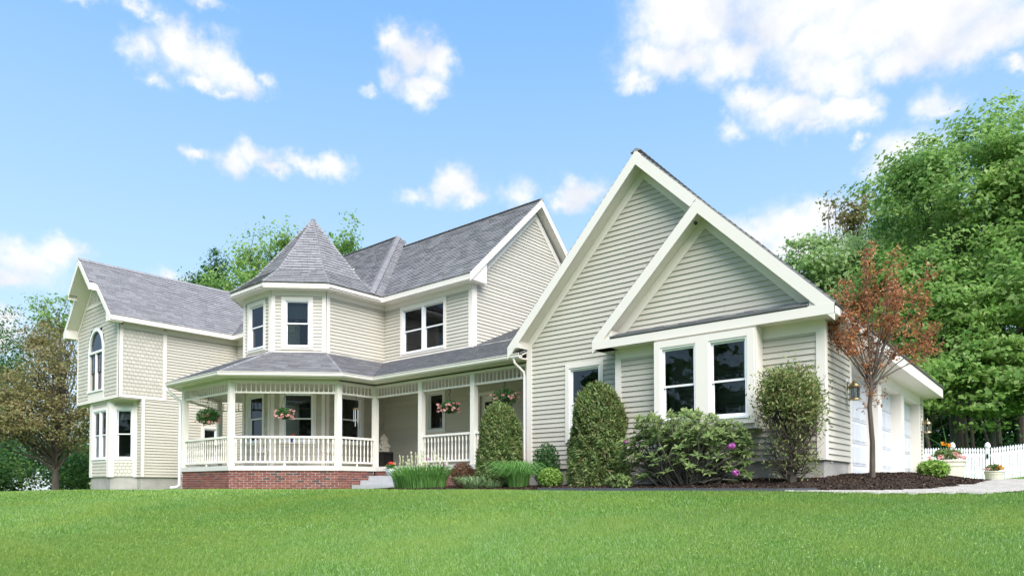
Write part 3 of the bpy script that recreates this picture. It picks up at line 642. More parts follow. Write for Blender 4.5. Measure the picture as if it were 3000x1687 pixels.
window(fB, *WCl, rail=.47, label='wide centre turret window behind the porch table')
window(fC, *WR, label='right turret window behind the wind chimes')
for f, s in ((fA, 0), (fA, side), (fB, 0), (fB, side), (fC, 0)):
    a = s - (0 if s == 0 else .12); bpart('corner_board', 'trim', f, a, a + .12, .001, .038, .55, 6.08)
for f, s in ((fA, side), (fB, side), (fC, 2.34)): bpart('frieze_board', 'trim', f, 0 if f is not fC else .0, s, .001, .030 if f is not fB else .0305, 6.08, 6.27)
for f, s in ((fA, side), (fB, side)): bpart('sill_board', 'trim', f, 0.12, s - .12, .001, .025, 4.16, 4.3)
EO = [octv(k, AP + .40) for k in range(8)]
def fascia_run(pts, z0, z1, th=.04, m='trim', name='fascia_board'):
    for a, b in zip(pts, pts[1:]):
        a = Vector((a[0], a[1], 0)); b = Vector((b[0], b[1], 0)); d = (b - a).normalized(); n = d.cross(UP)
        MB().hexa([a + UP * z0, b + UP * z0, b - n * th + UP * z0, a - n * th + UP * z0, a + UP * z1, b + UP * z1, b - n * th + UP * z1, a - n * th + UP * z1]).build(name, m, HOUSE)
fascia_run([EO[4], EO[5], EO[6], EO[7], (EO[7].x, 14.72)], 6.235, 6.40)
part('soffit', 'trim', lambda mb: mb.prism([p + UP * 6.25 for p in EO] , (0, 0, .03)))
part('soffit', 'trim', lambda mb: mb.box(-18.7, -18.32, 13, 15.1, 6.24, 6.285))
APEX = TC + UP * 9.33
KN = [TC + (octv(k, (AP + .42) * .70) - TC) + UP * 7.02 for k in range(8)]
for k in range(8):
    a, b = octv(k, AP + .42) + UP * 6.405, octv((k + 1) % 8, AP + .42) + UP * 6.405
    vis = k in (3, 4, 5, 6, 7, 0)
    roof('turret_roof', [a, b, KN[(k + 1) % 8], KN[k]], HOUSE, slab=.1, tabs=vis, e=.135, w0=.18, w1=.32)
    roof('turret_roof', [KN[k], KN[(k + 1) % 8], APEX], HOUSE, slab=.1, tabs=vis, e=.14, w0=.16, w1=.3)
    if vis: hipcap(KN[k], APEX + UP * .02, HOUSE, .075, .15); hipcap(octv(k, AP + .42) + UP * 6.41, KN[k], HOUSE, .075, .15)
part('roof_finial_cap', 'shingle', lambda mb: mb.lathe(APEX - UP * .13, [(.13, 0), (.02, .2)], 8))
# ---- left block behind the turret: hip roof
roof('roof', [(-18.28, 14.2, 6.42), (-18.28, 14.72, 6.42), (-21.22, 18.16, 9.725), (-21.6, 18.6, 10.16), (-21.688, 18.21, 10.249)], HOUSE)
roof('roof', [(-27.2, 14.2, 6.43), (-18.28, 14.2, 6.43), (-21.688, 18.21, 10.249), (-27.2, 18.21, 10.249)], HOUSE)
roof('roof', [(-27.2, 22.3, 6.43), (-18.28, 22.3, 6.43), (-21.688, 18.21, 10.249), (-27.2, 18.21, 10.249)], HOUSE, tabs=False)
hipcap((-18.28, 14.2, 6.45), (-21.688, 18.21, 10.27), HOUSE, .13, .16)
part('wall', 'siding', lambda mb: (mb.prism([(-27.2, 14.3, 6), (-27.2, 22, 6), (-27.2, 18.2, 10.1)], (.1, 0, 0)), mb.box(-23, -18.7, 15.11, 15.2, .5, 6.4)))
part('room_shade_wall', 'dark', lambda mb: (mb.box(-22.4, -18.9, 14.2, 14.3, .55, 6.2), mb.prism([TC + (octv(k, AP - .2) - TC) + UP * 3.3 for k in range(8)], (0, 0, .1)), mb.prism([TC + (octv(k, AP - .2) - TC) + UP * 6.1 for k in range(8)], (0, 0, .1))))

# ---- left wing
XL = -27.2; XW = -31.46; XC = -29.33
fR = F((XL, 0), 90); fF = F((0, 9.70), 0); fN = F((0, 14.24), 0); fW = F((0, 10.5), 0)
# right-hand side: upper part from y 9.70, lower from y 10.5
wall(fR, [(9.70, 3.42), (11.25, 3.42), (11.25, 6.2), (9.70, 6.2)], [], HOUSE, siding=False)
wall(fR, [(11.25, 3.3), (14.24, 3.3), (14.24, 6.2), (11.25, 6.2)], [], HOUSE)
SW = (12.75, 13.5, .9, 2.45)
wall(fR, [(10.5, .375), (14.24, .375), (14.24, 3.3), (10.5, 3.3)], [opening(*SW)], HOUSE)
window(fR, *SW, label='porch-end window in the left wing')
bpart('corner_board', 'trim', fR, 9.68, 9.83, .001, .034, 3.30, 5.98); bpart('corner_board', 'trim', fR, 11.25, 11.39, .001, .034, 3.30, 5.98)
bpart('belt_board', 'trim', fR, 9.83, 11.25, .001, .033, 3.30, 3.42); bpart('frieze_board', 'trim', fR, 9.83, 11.25, .001, .0335, 5.86, 6.05); bpart('frieze_board', 'trim', fR, 11.39, 14.24, .001, .03, 5.87, 6.05)
bpart('corner_board', 'trim', fR, 10.50, 10.62, .001, .038, .375, 3.30)
wall(fN, [(XL, .5), (-22.5, .5), (-22.5, 6.2), (XL, 6.2)], [], HOUSE)
bpart('frieze_board', 'trim', fN, XL, -22.8, .001, .03, 5.87, 6.05)
# front gable
ZG = lambda x: 8.62 - abs(x - XC) * .99
HW = 2.13
WG = (-30.17, -28.66, 3.60, 5.24)
wall(fF, [(XW, 3.30), (XL, 3.30), (XL, 6.2), (XC, 8.45), (XW, 6.2)], [(-30.05, -28.78, 3.74, 6.0)], HOUSE, siding=False)
bpart('belt_board', 'trim', fF, XW, XL + .034, .001, .034, 3.28, 3.40); bpart('corner_board', 'trim', fF, XW, XW + .09, .001, .034, 3.40, 6.0); bpart('corner_board', 'trim', fF, XL - .1, XL + .034, .001, .0345, 3.40, 6.05)
bpart('belt_board', 'trim', fF, -30.75, -27.92, .001, .03, 7.0, 7.12)
part('gable_louvre', 'siding', lambda mb: [fbox(mb, fF, XC - (1.32 - .12 * k), XC + (1.32 - .12 * k), .002, .02 - .001 * k, 7.13 + .1 * k, 7.21 + .1 * k) for k in range(9)])
bpart('trim_post', 'trim', fF, -29.37, -29.29, .001, .038, 7.125, 8.2)
def arch_window():
    cx = XC - .085; r = .68; zs = 5.2
    w = part('arched_window', 'trim', lambda mb: None)
    mb = MB(); o = .10
    arc = [(cx + (r + o) * math.cos(R(t)), zs + (r + o) * 1.22 * math.sin(R(t))) for t in range(0, 181, 12)]; arci = [(cx + r * math.cos(R(t)), zs + r * 1.22 * math.sin(R(t))) for t in range(0, 181, 12)]
    for i in range(len(arc) - 1):
        mb.prism([fF(arc[i][0], .002, arc[i][1]), fF(arc[i + 1][0], .002, arc[i + 1][1]), fF(arci[i + 1][0], .002, arci[i + 1][1]), fF(arci[i][0], .002, arci[i][1])], fF.n * .045)
    fbox(mb, fF, cx - r - o, cx - r, .002, .046, 3.66, zs); fbox(mb, fF, cx + r, cx + r + o, .002, .046, 3.66, zs)
    mb.build('window_frame', 'white', w)
    bpart('apron_board', 'trim', fF, cx - r - .14, cx + r + .14, .001, .03, 3.40, 3.66, parent=w)
    bpart('sill', 'white', fF, cx - r - .13, cx + r + .13, .002, .07, 3.665, 3.72, parent=w)
    bpart('transom_bar', 'white', fF, cx - r, cx + r, -.06, .05, zs - .03, zs + .05, parent=w)
    bpart('mullion', 'white', fF, cx - .022, cx + .022, -.06, .04, 3.72, zs - .03, parent=w)
    # wall pieces that fill the corners of the square hole above the arch
    fl = MB()
    for sgn in (-1, 1):
        pts = [fF(cx + sgn * .72, 0, zs)] + [fF(cx + sgn * r * math.cos(R(t)), 0, zs + r * 1.22 * math.sin(R(t))) for t in range(0, 91, 15)] + [fF(cx, 0, 6.1), fF(cx + sgn * .8, 0, 6.1)]
        fl.prism(pts, fF.n * -.12)
    fl.build('arch_infill', 'siding', w)
    for s in (-1, 1):
        x0, x1 = (cx - r, cx - .022) if s < 0 else (cx + .022, cx + r)
        for q0, q1, tt in ((4.43, zs - .03, -.03), (3.72, 4.47, -.06)):
            sb = MB(); cas(sb, fF, x0, x1, q0, q1, .024, tt - .025, tt); sb.build('sash', 'black', w)
            bpart('pane', 'glass', fF, x0 + .028, x1 - .028, tt - .016, tt - .01, q0 + .028, q1 - .028, parent=w)
    MB().prism([fF(a, -.03, b) for a, b in arci], fF.n * .006).build('pane', 'glass', w)
    return w
HOUSE_ARCH = arch_window()
# cantilever underside, lower front wall and the angled bay below it
part('soffit', 'trim', lambda mb: mb.box(XW, XL, 9.72, 10.62, 3.26, 3.30))
wall(fW, [(XW + .3, .375), (-30.9, .375), (-30.9, 3.26), (XW + .3, 3.26)], [], HOUSE)
wall(fW, [(-27.6, .375), (XL, .375), (XL, 3.26), (-27.6, 3.26)], [], HOUSE)
B1, B2, B3 = V(-30.26, 9.80, 0), V(-28.25, 9.80, 0), V(-27.53, 10.52, 0)
fy = F(B1, 0); fz = F(B2, 45); L1, L2 = (B2 - B1).length, (B3 - B2).length
WY = (.28, 1.78, 1.02, 2.98); WZ = (.17, .86, 1.02, 2.98)
wall(fy, [(0, .375), (L1, .375), (L1, 3.26), (0, 3.26)], [opening(*WY, c=.05)], HOUSE, siding=False)
wall(fz, [(0, .375), (L2, .375), (L2, 3.26), (0, 3.26)], [opening(*WZ, c=.05)], HOUSE, siding=False)
window(fy, *WY, units=2, c=.05, cm='white', curtain=[('curtain', 0, 1, 0, .9)], label='twin window on the front of the angled bay'); window(fz, *WZ, c=.05, cm='white', curtain=[('curtain', 0, 1, .8, 1)], label='single window on the angled side of the bay')
for f, L_, w_ in ((fy, L1, WY), (fz, L2, WZ)):
    bpart('pilaster', 'trim', f, 0, w_[0], .001, .03, .375, 3.26); bpart('pilaster', 'trim', f, w_[1], L_, .001, .03, .375, 3.26)
    bpart('belt_board', 'trim', f, w_[0], w_[1], .001, .028, .93, 1.02); bpart('belt_board', 'trim', f, w_[0], w_[1], .001, .028, 2.98, 3.05); bpart('belt_board', 'trim', f, w_[0], w_[1], .001, .028, 3.2, 3.26)
    bpart('head_panel', 'siding', f, w_[0], w_[1], .001, .012, 3.05, 3.2)
part('foundation', 'concrete', lambda mb: (mb.prism([(-31.2, 10.55, -.5), (-30.28, 9.84, -.5), (-28.25, 9.84, -.5), (-27.56, 10.53, -.5), (-27.23, 10.53, -.5), (-27.23, 14.2, -.5), (-31.2, 14.2, -.5)], (0, 0, .875)),))
# scallop shingles
SCAL = []
def scallops(f, parent, inside, s0, s1, z0, z1, w=.15, e=.141, t=.0):
    k = 0; z = z0
    while z < z1:
        s = s0 - (w / 2 if k % 2 else 0)
        while s < s1:
            if inside(s + w / 2, z + e * .3):
                r = w / 2 - .004; cx = s + w / 2; top = min(z + e * 1.25, z1 + .02)
                arc = [(cx + r * math.cos(R(a)), z + .045 + .045 * math.sin(R(a))) for a in (180, 216, 252, 288, 324, 360)]
                arc = [(min(max(a, s0), s1), b) for a, b in arc]
                pts = [f(a, .024, b) for a, b in arc] + [f(arc[-1][0], .004, top), f(arc[0][0], .004, top)]
                SCAL.append((view_size([pts[0], pts[5], pts[6], pts[7]]), parent, pts, f.n))
            s += w
        z += e; k += 1
wallR = [o for o in HOUSE.children if o.name.startswith('wall')]
PANEL_R = bpart('shingled_panel', 'siding', fR, 9.84, 11.24, .0005, .002, 3.43, 5.85)
scallops(fR, PANEL_R, lambda s, z: True, 9.835, 11.245, 3.43, 5.84)
PANEL_F = bpart('shingled_panel', 'siding', fF, -30.0, -29.9, .0005, .0015, 3.42, 3.43)
scallops(fF, PANEL_F, lambda s, z: not (-30.3 < s < -28.53 and z < 5.2) and not ((s - XC + .085) ** 2 + ((z - 5.2) / 1.22) ** 2 < .86 ** 2 and z >= 5.2) and z < ZG(s) - .4 and z < 6.95, XW + .09, XL - .1, 3.42, 6.98)
for f, w_ in ((fy, WY), (fz, WZ)):
    scallops(f, PANEL_R, lambda s, z: True, w_[0], w_[1], .40, .92, w=.14, e=.125)
# roof of the wing: prow gable
def wing_side(sg):
    P = lambda d, y: (XC + sg * d, y, 8.66 - .99 * d)
    pts = [P(2.48, 9.28), P(2.48, 13.89), P(.0, 16.4), P(0, 9.02), P(1.08, 9.02), P(1.08, 9.28)] if sg > 0 else [P(2.48, 9.28), P(2.48, 18.5), P(0, 18.5), P(0, 9.02), P(1.08, 9.02), P(1.08, 9.28)]
    return roof('roof', pts, HOUSE)
wing_side(1); wing_side(-1)
for sg in (-1, 1):
    rake((XC, 8.655), (XC + sg * 1.09, 8.655 - 1.079), 8.995, .19); rake((XC + sg * 1.08, 8.655 - 1.069), (XC + sg * 2.47, 8.655 - 2.445), 9.255, .19)
    x = XC + sg * 1.10
    part('rake_step', 'trim', lambda mb: mb.hexa([(x - .03, 9.0, 7.30), (x + .03, 9.0, 7.30), (x + .03, 9.29, 7.30), (x - .03, 9.29, 7.30), (x - .03, 9.0, 7.56), (x + .03, 9.0, 7.56), (x + .03, 9.29, 7.56), (x - .03, 9.29, 7.56)]))
    MB().prism([fF(XC, .002, 8.40), fF(XC + sg * 2.1, .002, 8.40 - 2.08), fF(XC + sg * 2.1, .002, 8.20 - 2.08), fF(XC, .002, 8.20)], fF.n * .03).build('frieze_board', 'trim', HOUSE)
    xx = [XC + sg * 2.46, XC + sg * 2.12]
    part('cornice_return', 'trim', lambda mb: mb.prism([(xx[0], 9.252, 5.98), (xx[1], 9.252, 5.98), (xx[1], 9.252, 6.50), (xx[0], 9.252, 6.17)], (0, .445, 0)))
part('fascia_board', 'trim', lambda mb: mb.box(-26.875, -26.835, 9.26, 13.9, 6.03, 6.20))
part('fascia_board', 'trim', lambda mb: mb.box(-31.82, -31.78, 9.26, 18, 6.03, 6.2))
part('fascia_board', 'trim', lambda mb: mb.box(-26.875, -22.5, 13.86, 13.90, 6.03, 6.20))
part('soffit', 'trim', lambda mb: (mb.box(XL, -26.875, 9.7, 13.9, 6.05, 6.08), mb.box(XL, -22.5, 13.9, 14.24, 6.05, 6.081)))
roof('roof', [(-26.85, 13.86, 6.2), (-22.2, 13.86, 6.2), (-22.2, 16.4, 8.66), (-29.33, 16.4, 8.66)], HOUSE)
part('wall', 'siding', lambda mb: (mb.box(XW, XW + .1, 9.85, 18.4, 3.3, 6.1), mb.box(XW + .3, XW + .4, 10.6, 18.4, -.1, 3.3), mb.prism([(XW, 18.3, -.1), (XL, 18.3, -.1), (XL, 18.3, 6.1), (XC, 18.3, 8.4), (XW, 18.3, 6.1)], (0, .1, 0)), mb.box(-27.2, -27.1, 14.3, 18.3, -.1, 6.1)))
part('room_shade_wall', 'dark', lambda mb: (mb.box(XW + .4, XL - .2, 12.2, 12.3, .3, 6), mb.box(XW + .2, XL - .2, 9.9, 12.2, 3.32, 3.4), mb.box(XL - 1.2, XL - 1.1, 12.4, 14.3, .3, 3.2)))
part('ridge_cap', 'shingle', lambda mb: [mb.add([(XC - .12, 9.0 + .17 * k, 8.60), (XC, 9.0 + .17 * k, 8.715), (XC + .12, 9.0 + .17 * k, 8.60), (XC - .12, 9.2 + .17 * k, 8.58), (XC, 9.2 + .17 * k, 8.70), (XC + .12, 9.2 + .17 * k, 8.58)], [(0, 1, 4, 3), (1, 2, 5, 4), (0, 2, 1), (3, 4, 5)]) for k in range(43)], kind='stuff')
for (a, b) in (((-14.15, 18.16, 9.74), (-21.2, 18.16, 9.74)), ((-7.344, 12.68, 7.165), (-7.344, 23.2, 6.79)), ((-21.688, 18.21, 10.265), (-27.2, 18.21, 10.265))): hipcap(a, b, HOUSE, .13, .17)

# ------------------------------------------------------------ porch (parts of the house)
P0, P1, P2, P3, P4, P5, P6, P7 = [V(*p, 0) for p in ((-24.0, 11.93), (-21.82, 9.73), (-18.89, 9.73), (-16.73, 11.85), (-16.73, 13.2), (-14.63, 13.2), (-12.57, 13.2), (-10.66, 13.2))]
D_ = [V(*p, 0) for p in ((-23.2, 13.0), (-24.13, 12.03), (-21.86, 9.64), (-18.85, 9.64), (-16.64, 11.81), (-16.64, 13.11), (-10.58, 13.11))]
part('porch_deck', 'deck', lambda mb: mb.prism([p + UP * .475 for p in D_] + [V(-10.58, 15.09, .475), V(-22.8, 15.09, .475)], (0, 0, .135)))
part('porch_ceiling', 'siding', lambda mb: mb.prism([p + UP * 3.06 for p in [D_[0], *D_[1:], V(-10.58, 15.09, 0), V(-22.8, 15.09, 0)]], (0, 0, .04)))
def post(p, z0=.61, z1=3.0): part('porch_post', 'post', lambda mb: mb.prism([p + V(a * .075, b * .075, z0) for a, b in ((-1, -1), (1, -1), (1, 1), (-1, 1))], (0, 0, z1 - z0)))
for p in (P0, P1, P2, P3, P4, P5, P6, P7): post(p)
BAL = None
def turned(prof_scale, z0, z1):
    h = z1 - z0; k = [(.0, .0225), (.2, .0225), (.215, .017), (.235, .021), (.25, .014), (.45, .021), (.6, .015), (.72, .012), (.745, .019), (.76, .013), (.78, .0225), (1, .0225)]
    return MB().lathe((0, 0, 0), [(r, z0 + t * h) for t, r in k], 6)
bm_ = turned(1, .745, 1.405); me_bal = bpy.data.meshes.new('baluster'); me_bal.from_pydata(bm_.v, [], bm_.f); me_bal.materials.append(M['post'])
sp_ = MB().lathe((0, 0, 0), [(.019, 2.75), (.019, 2.78), (.011, 2.81), (.02, 2.87), (.012, 2.94), (.017, 2.96), (.017, 3.0)], 6); me_sp = bpy.data.meshes.new('spindle'); me_sp.from_pydata(sp_.v, [], sp_.f); me_sp.materials.append(M['post'])
def railing(a, b):
    d = (b - a).normalized(); a2, b2 = a + d * .076, b - d * .076; L_ = (b2 - a2).length
    r = beam('top_rail', a2 + UP * 1.44, b2 + UP * 1.44, .085, .06, 'post'); r.name = 'porch_railing'
    part('bottom_rail', 'post', lambda mb: mb.beam(a2 + UP * .72, b2 + UP * .72, .06, .05), r)
    n = int(round(L_ / .138)); m_ = (a2 + b2) / 2
    for i in range(n):
        p = a2 + d * ((i + .5) * L_ / n); o = link(me_bal, 'baluster', None, r); o.location = p
    part('rail_foot', 'post', lambda mb: mb.box(m_.x - .02, m_.x + .02, m_.y - .02, m_.y + .02, .61, .695), r)
def spandrel(a, b):
    d = (b - a).normalized(); a2, b2 = a + d * .076, b - d * .076; L_ = (b2 - a2).length
    r = beam('porch_spandrel', a2 + UP * 2.725, b2 + UP * 2.725, .05, .05, 'post')
    n = int(round(L_ / .138))
    for i in range(n):
        o = link(me_sp, 'spindle', None, r); o.location = a2 + d * ((i + .5) * L_ / n)
for a, b in ((P0, P1), (P1, P2), (P2, P3), (P3, P4), (P5, P6), (P6, P7)): railing(a, b)
for a, b in ((P0, P1), (P1, P2), (P2, P3), (P3, P4), (P4, P5), (P5, P6), (P6, P7), (P0, V(-23.1, 12.75, 0))): spandrel(a, b)
def off(pts, d):   # offset an open polyline to its outer (right-hand) side
    out = []
    for i, p in enumerate(pts):
        ns = []
        if i > 0: ns.append((pts[i] - pts[i - 1]).normalized().cross(UP))
        if i < len(pts) - 1: ns.append((pts[i + 1] - pts[i]).normalized().cross(UP))
        n = sum(ns, Vector()).normalized(); out.append(p + n * d / max(.3, n.dot(ns[0])))
    return out
PL = [P0, P1, P2, P3, P4, P7 + V(.08, 0, 0)]
fascia_run(off(PL, .09), 2.995, 3.17, .17, 'trim', 'porch_beam')
fascia_run(off(PL, .43), 3.105, 3.225, .03, 'trim', 'fascia_board')
so_, si_ = off(PL, .425), off(PL, -.02)
part('porch_soffit', 'trim', lambda mb: [mb.hexa([so_[i] + UP * 3.11, so_[i + 1] + UP * 3.11, si_[i + 1] + UP * 3.13, si_[i] + UP * 3.13, so_[i] + UP * 3.14, so_[i + 1] + UP * 3.14, si_[i + 1] + UP * 3.16, si_[i] + UP * 3.16]) for i in range(len(so_) - 1)])
# gutter with a rolled lip
def gutter(pts):
    prof = [(0, 0), (.07, .0), (.095, .035), (.095, .09), (.112, .1), (.112, .115), (.085, .115), (.085, .05), (.0, .03)]
    rows = [off(pts, .43 + x) for x, _ in prof]; mb = MB(); n = len(prof)
    for k in range(len(pts)):
        for (x, z), r_ in zip(prof, rows): mb.v.append(tuple(r_[k] + UP * (3.125 + z)))
    for k in range(len(pts) - 1):
        for j in range(n):
            mb.f.append((k * n + j, (k + 1) * n + j, (k + 1) * n + (j + 1) % n, k * n + (j + 1) % n))
    mb.f.append(tuple(range(n))); mb.f.append(tuple(range((len(pts) - 1) * n + n - 1, (len(pts) - 1) * n - 1, -1)))
    return mb.build('gutter', 'trim', HOUSE)
gutter(PL)
EV = off(PL, .47); ZE = 3.235; ZT = 4.27
e0, e1, e2, e3, e4, e5 = [p + UP * ZE for p in EV]
t0, t1, t2, t3 = [p + UP * ZT for p in (T0, T1, T2, T3)]
IC = V(-18.684, 15.11, ZT)
roof('porch_roof', [e1, e2, t2, t1], HOUSE, slab=.03)
roof('porch_roof', [e2, e3, t3, t2], HOUSE, slab=.03)
roof('porch_roof', [e3, e4, IC, t3], HOUSE, slab=.03)
roof('porch_roof', [e0, e1, t1, t0], HOUSE, slab=.03)
sl_ = (ZT - ZE) / (15.11 - e4.y)
roof('porch_roof', [e4, e5, V(e5.x, 17.3, ZE + sl_ * (17.3 - e4.y)), V(-14.458, 17.3, ZE + sl_ * (17.3 - e4.y)), V(-14.458, 15.11, ZT), IC], HOUSE, slab=.03)
for a, b in ((e1, t1), (e2, t2), (e3, t3)): hipcap(a + UP * .01, b + UP * .01, HOUSE, .09, .17)
# flashing strip where siding meets the porch roof
bpart('flashing', 'trim', fm, -18.66, -14.45, .001, .03, 4.27, 4.33)
# downspouts
part('downspout', 'white', lambda mb: mb.tube([(-22.05, 9.25, 3.13), (-22.05, 9.27, 3.02), (-21.98, 9.62, 2.72), (-21.97, 9.64, 2.6), (-21.97, 9.64, .05), (-22.0, 9.56, -.0), (-22.06, 9.40, -.03)], .045, 6))
part('downspout', 'trim', lambda mb: mb.tube([(-10.78, 12.72, 3.13), (-10.76, 12.74, 3.02), (-10.67, 12.97, 2.82), (-10.67, 13.0, 2.7), (-10.67, 13.0, .1)], .032, 6))
# brick base
BRICKS = []
def brickwork(a, b, z0=-.22, z1=.47):
    d = (b - a).normalized(); L_ = (b - a).length; n = d.cross(UP)
    w = MB().prism([a - n * .035 + UP * z0, b - n * .035 + UP * z0, b - n * .19 + UP * z0, a - n * .19 + UP * z0], (0, 0, z1 - z0)).build('porch_foundation', 'mortar', HOUSE)
    k = 0; z = z1 - .061
    while z > z0:
        s = -.11 if k % 2 else 0
        while s < L_:
            x0, x1 = max(s, .0), min(s + .203, L_)
            if x1 - x0 > .03:
                t = -.027 + random.uniform(-.003, .003)
                q = lambda x, t_, zz: a + d * x + n * t_ + UP * zz
                p = [q(x0, t, z), q(x1, t, z), q(x1, -.06, z), q(x0, -.06, z), q(x0, t, z + .056), q(x1, t, z + .056), q(x1, -.06, z + .056), q(x0, -.06, z + .056)]
                BRICKS.append((view_size([p[0], p[1], p[5], p[4]]) if z > -.09 else 0, w, p))
            s += .213
        z -= .067; k += 1
for a, b in zip(D_[1:], D_[2:]): brickwork(a, b)
# granite steps
ST = thing('front_steps', 'three grey granite steps up to the porch', 'steps', (-15.4, 12.7, 0))
for k, (y0, zt) in enumerate(((12.26, .06), (12.56, .20), (12.86, .335))):
    x0 = -16.62
    part('step', 'granite', lambda mb: mb.hexa([(x0, y0, zt - .16), (-14.45 + .02 * k, y0 + .01, zt - .16), (-14.45 + .02 * k, 13.1, zt - .16), (x0, 13.1, zt - .16), (x0 + .004, y0 + .004, zt), (-14.455, y0 + .012, zt - .004), (-14.455, 13.1, zt - .002), (x0, 13.1, zt)]), ST)

# ------------------------------------------------------------ boards, shingles, bricks: the 300 that show largest singly, the rest joined
def emit_pieces(items, name, rest_name, m, limit=300, key=lambda it: it[0], faces=None, maker=None):
    items.sort(key=key, reverse=True); rest = {}
    for i, it in enumerate(items):
        if i < limit:
            mb = MB(); maker(mb, it); mb.build(name, m, it[1])
        else:
            rest.setdefault(it[1].name, (it[1], MB()))[1]
            maker(rest[it[1].name][1], it)
    for par, mb in rest.values(): mb.build(rest_name, m, par, kind='stuff')
emit_pieces(BOARDS, 'siding_board', 'siding_courses', 'siding', maker=lambda mb, it: mb.hexa(it[2]))
def shingle_maker(mb, it):
    p = it[2]; mb.add(p, [(0, 1, 2, 3), (4, 5, 1, 0), (4, 0, 3, 7), (1, 5, 6, 2)])
emit_pieces(SHING, 'shingle', 'shingle_courses', 'shingle', maker=shingle_maker)
emit_pieces(BRICKS, 'brick', 'brick_courses', 'brick', maker=lambda mb, it: mb.hexa(it[2]))
emit_pieces(SCAL, 'scallop_shingle', 'scallop_courses', 'siding', maker=lambda mb, it: mb.prism(it[2], it[3] * -.016))

# ------------------------------------------------------------ plants
def unit(v): return v / np.maximum(np.linalg.norm(v, axis=-1, keepdims=True), 1e-9)
def leaf_quads(c, nrm, L_, W_, up=None, bend=.15):
    """kite-shaped leaves: centres c, normals nrm, length L_, width W_ (arrays or numbers) -> (N,4,3)"""
    n = len(c); nrm = unit(nrm); r = rng.normal(size=(n, 3)) if up is None else up
    d = unit(r - nrm * np.sum(r * nrm, -1, keepdims=True)); s = np.cross(nrm, d)
    L_ = np.broadcast_to(np.asarray(L_, float), (n,))[:, None]; W_ = np.broadcast_to(np.asarray(W_, float), (n,))[:, None]
    return np.stack([c - d * L_ / 2, c + s * W_ / 2 + nrm * bend * W_ - d * L_ * .08, c + d * L_ / 2 - nrm * bend * L_ * .5, c - s * W_ / 2 + nrm * bend * W_ - d * L_ * .08], 1)
def wob(p, a, f): return a * (np.sin(p[:, 0] * f + 1.3) + np.sin(p[:, 1] * f * 1.1 + .4) + np.sin(p[:, 2] * f * .9 + 2.1)) / 3
def ellipsoid_pts(n, c, r, lo=.55):
    d = unit(rng.normal(size=(n, 3))); k = lo + (1 - lo) * rng.random((n, 1)) ** .6
    return np.array(c) + d * np.array(r) * k
def crown_leaves(cents, per, sig, flat, L_, aspect=.62, outw=None):
    n = len(cents); c = np.repeat(cents, per, 0); o = rng.normal(size=(n * per, 3)) * np.array([1, 1, flat]) * (sig[:, None].repeat(per, 0) if hasattr(sig, 'shape') else sig)
    nr = rng.normal(size=(n * per, 3)) * .75 + np.array([0, 0, .9])
    if outw is not None: nr = rng.normal(size=(n * per, 3)) * .55 + np.array([0, 0, .55]) + np.repeat(outw, per, 0) * .75
    k_ = rng.uniform(.5, 1.35, n * per); return leaf_quads(c + o, nr, L_ * k_, L_ * aspect * k_ * rng.uniform(.8, 1.2, n * per))
def limb(mb, a, b, r0, r1, sag=.1, n=5, seg=4):
    a = Vector(a); b = Vector(b); m = (b - a).length
    pts = [a + (b - a) * (i / seg) + V(random.uniform(-1, 1), random.uniform(-1, 1), random.uniform(-.3, .8) if i else 0) * (m * sag * (math.sin(math.pi * i / seg))) for i in range(seg + 1)]
    mb.tube(pts, [r0 + (r1 - r0) * i / seg for i in range(seg + 1)], n); return pts
def tree(name, label, base, trunk_h, r0, blobs, ncl, per, leaf, m, bark='bark', sig=.45, flat=.45, lean=(0, 0), group=None, nb=26, lo=.5, cat='tree', multi=1, aspect=.62):
    base = Vector(base); t = thing(name, label, cat, base, group)
    tb = MB(); top = base + V(lean[0], lean[1], trunk_h)
    zmax = max(b[0][2] + b[1][2] for b in blobs)
    for k in range(multi):
        o = V(random.uniform(-.35, .35), random.uniform(-.35, .35), 0) * (k > 0)
        pts = [base + o - UP * .3, base + o + V(lean[0] * .3, lean[1] * .3, trunk_h * .35), top + o * 2, top + o * 3 + V(random.uniform(-.5, .5), random.uniform(-.5, .5), (zmax - top.z) * .75)]
        tb.tube(pts, [r0 * 1.35, r0, r0 * .72, r0 * .12], 9)
    cl = [ellipsoid_pts(max(3, int(ncl * b[2] * .85)), b[0], b[1], lo) for b in blobs]
    outw = np.concatenate([unit(c - np.array(b[0])) for c, b in zip(cl, blobs)]); cents = np.concatenate(cl)
    cents = cents + outw * (wob(cents, .7, 1.7) + rng.normal(size=len(cents)) * .22)[:, None]
    idx = rng.choice(len(cents), min(nb, len(cents)), replace=False)
    for i in idx:
        e = Vector(cents[i]); f = random.uniform(.25, .95)
        s = base + V(lean[0], lean[1], 0) * f + UP * (trunk_h * .55 + (max(e.z, top.z) - base.z - trunk_h * .55) * random.uniform(.0, .55)) if e.z > top.z else base + UP * min(trunk_h * .8, max(.4, (e.z - base.z) * .6))
        s = V(base.x + lean[0] * .8, base.y + lean[1] * .8, min(s.z, zmax - .5))
        p = limb(tb, s, e, r0 * random.uniform(.2, .34), .012, .12)
        for _ in range(3):
            j = int(rng.integers(len(cents))); q = Vector(cents[j])
            if (q - p[2]).length < 2.6: limb(tb, p[2], q, r0 * .1, .008, .1, 4, 3)
    tb.build('trunk', bark, t)
    ok = (np.sin(cents[:, 0] * 1.9 + 1.1 * np.sin(cents[:, 2] * 1.3)) + np.sin(cents[:, 2] * 2.1 + cents[:, 1] * 1.2) + np.sin(cents[:, 1] * 1.7 - cents[:, 0])) > -1.25
    cents, outw = cents[ok], outw[ok]
    q = crown_leaves(cents, per, sig * rng.uniform(.5, 1.25, len(cents)), flat, leaf, aspect, outw)
    poly_mesh('crown', q, 4, m, t)
    return t
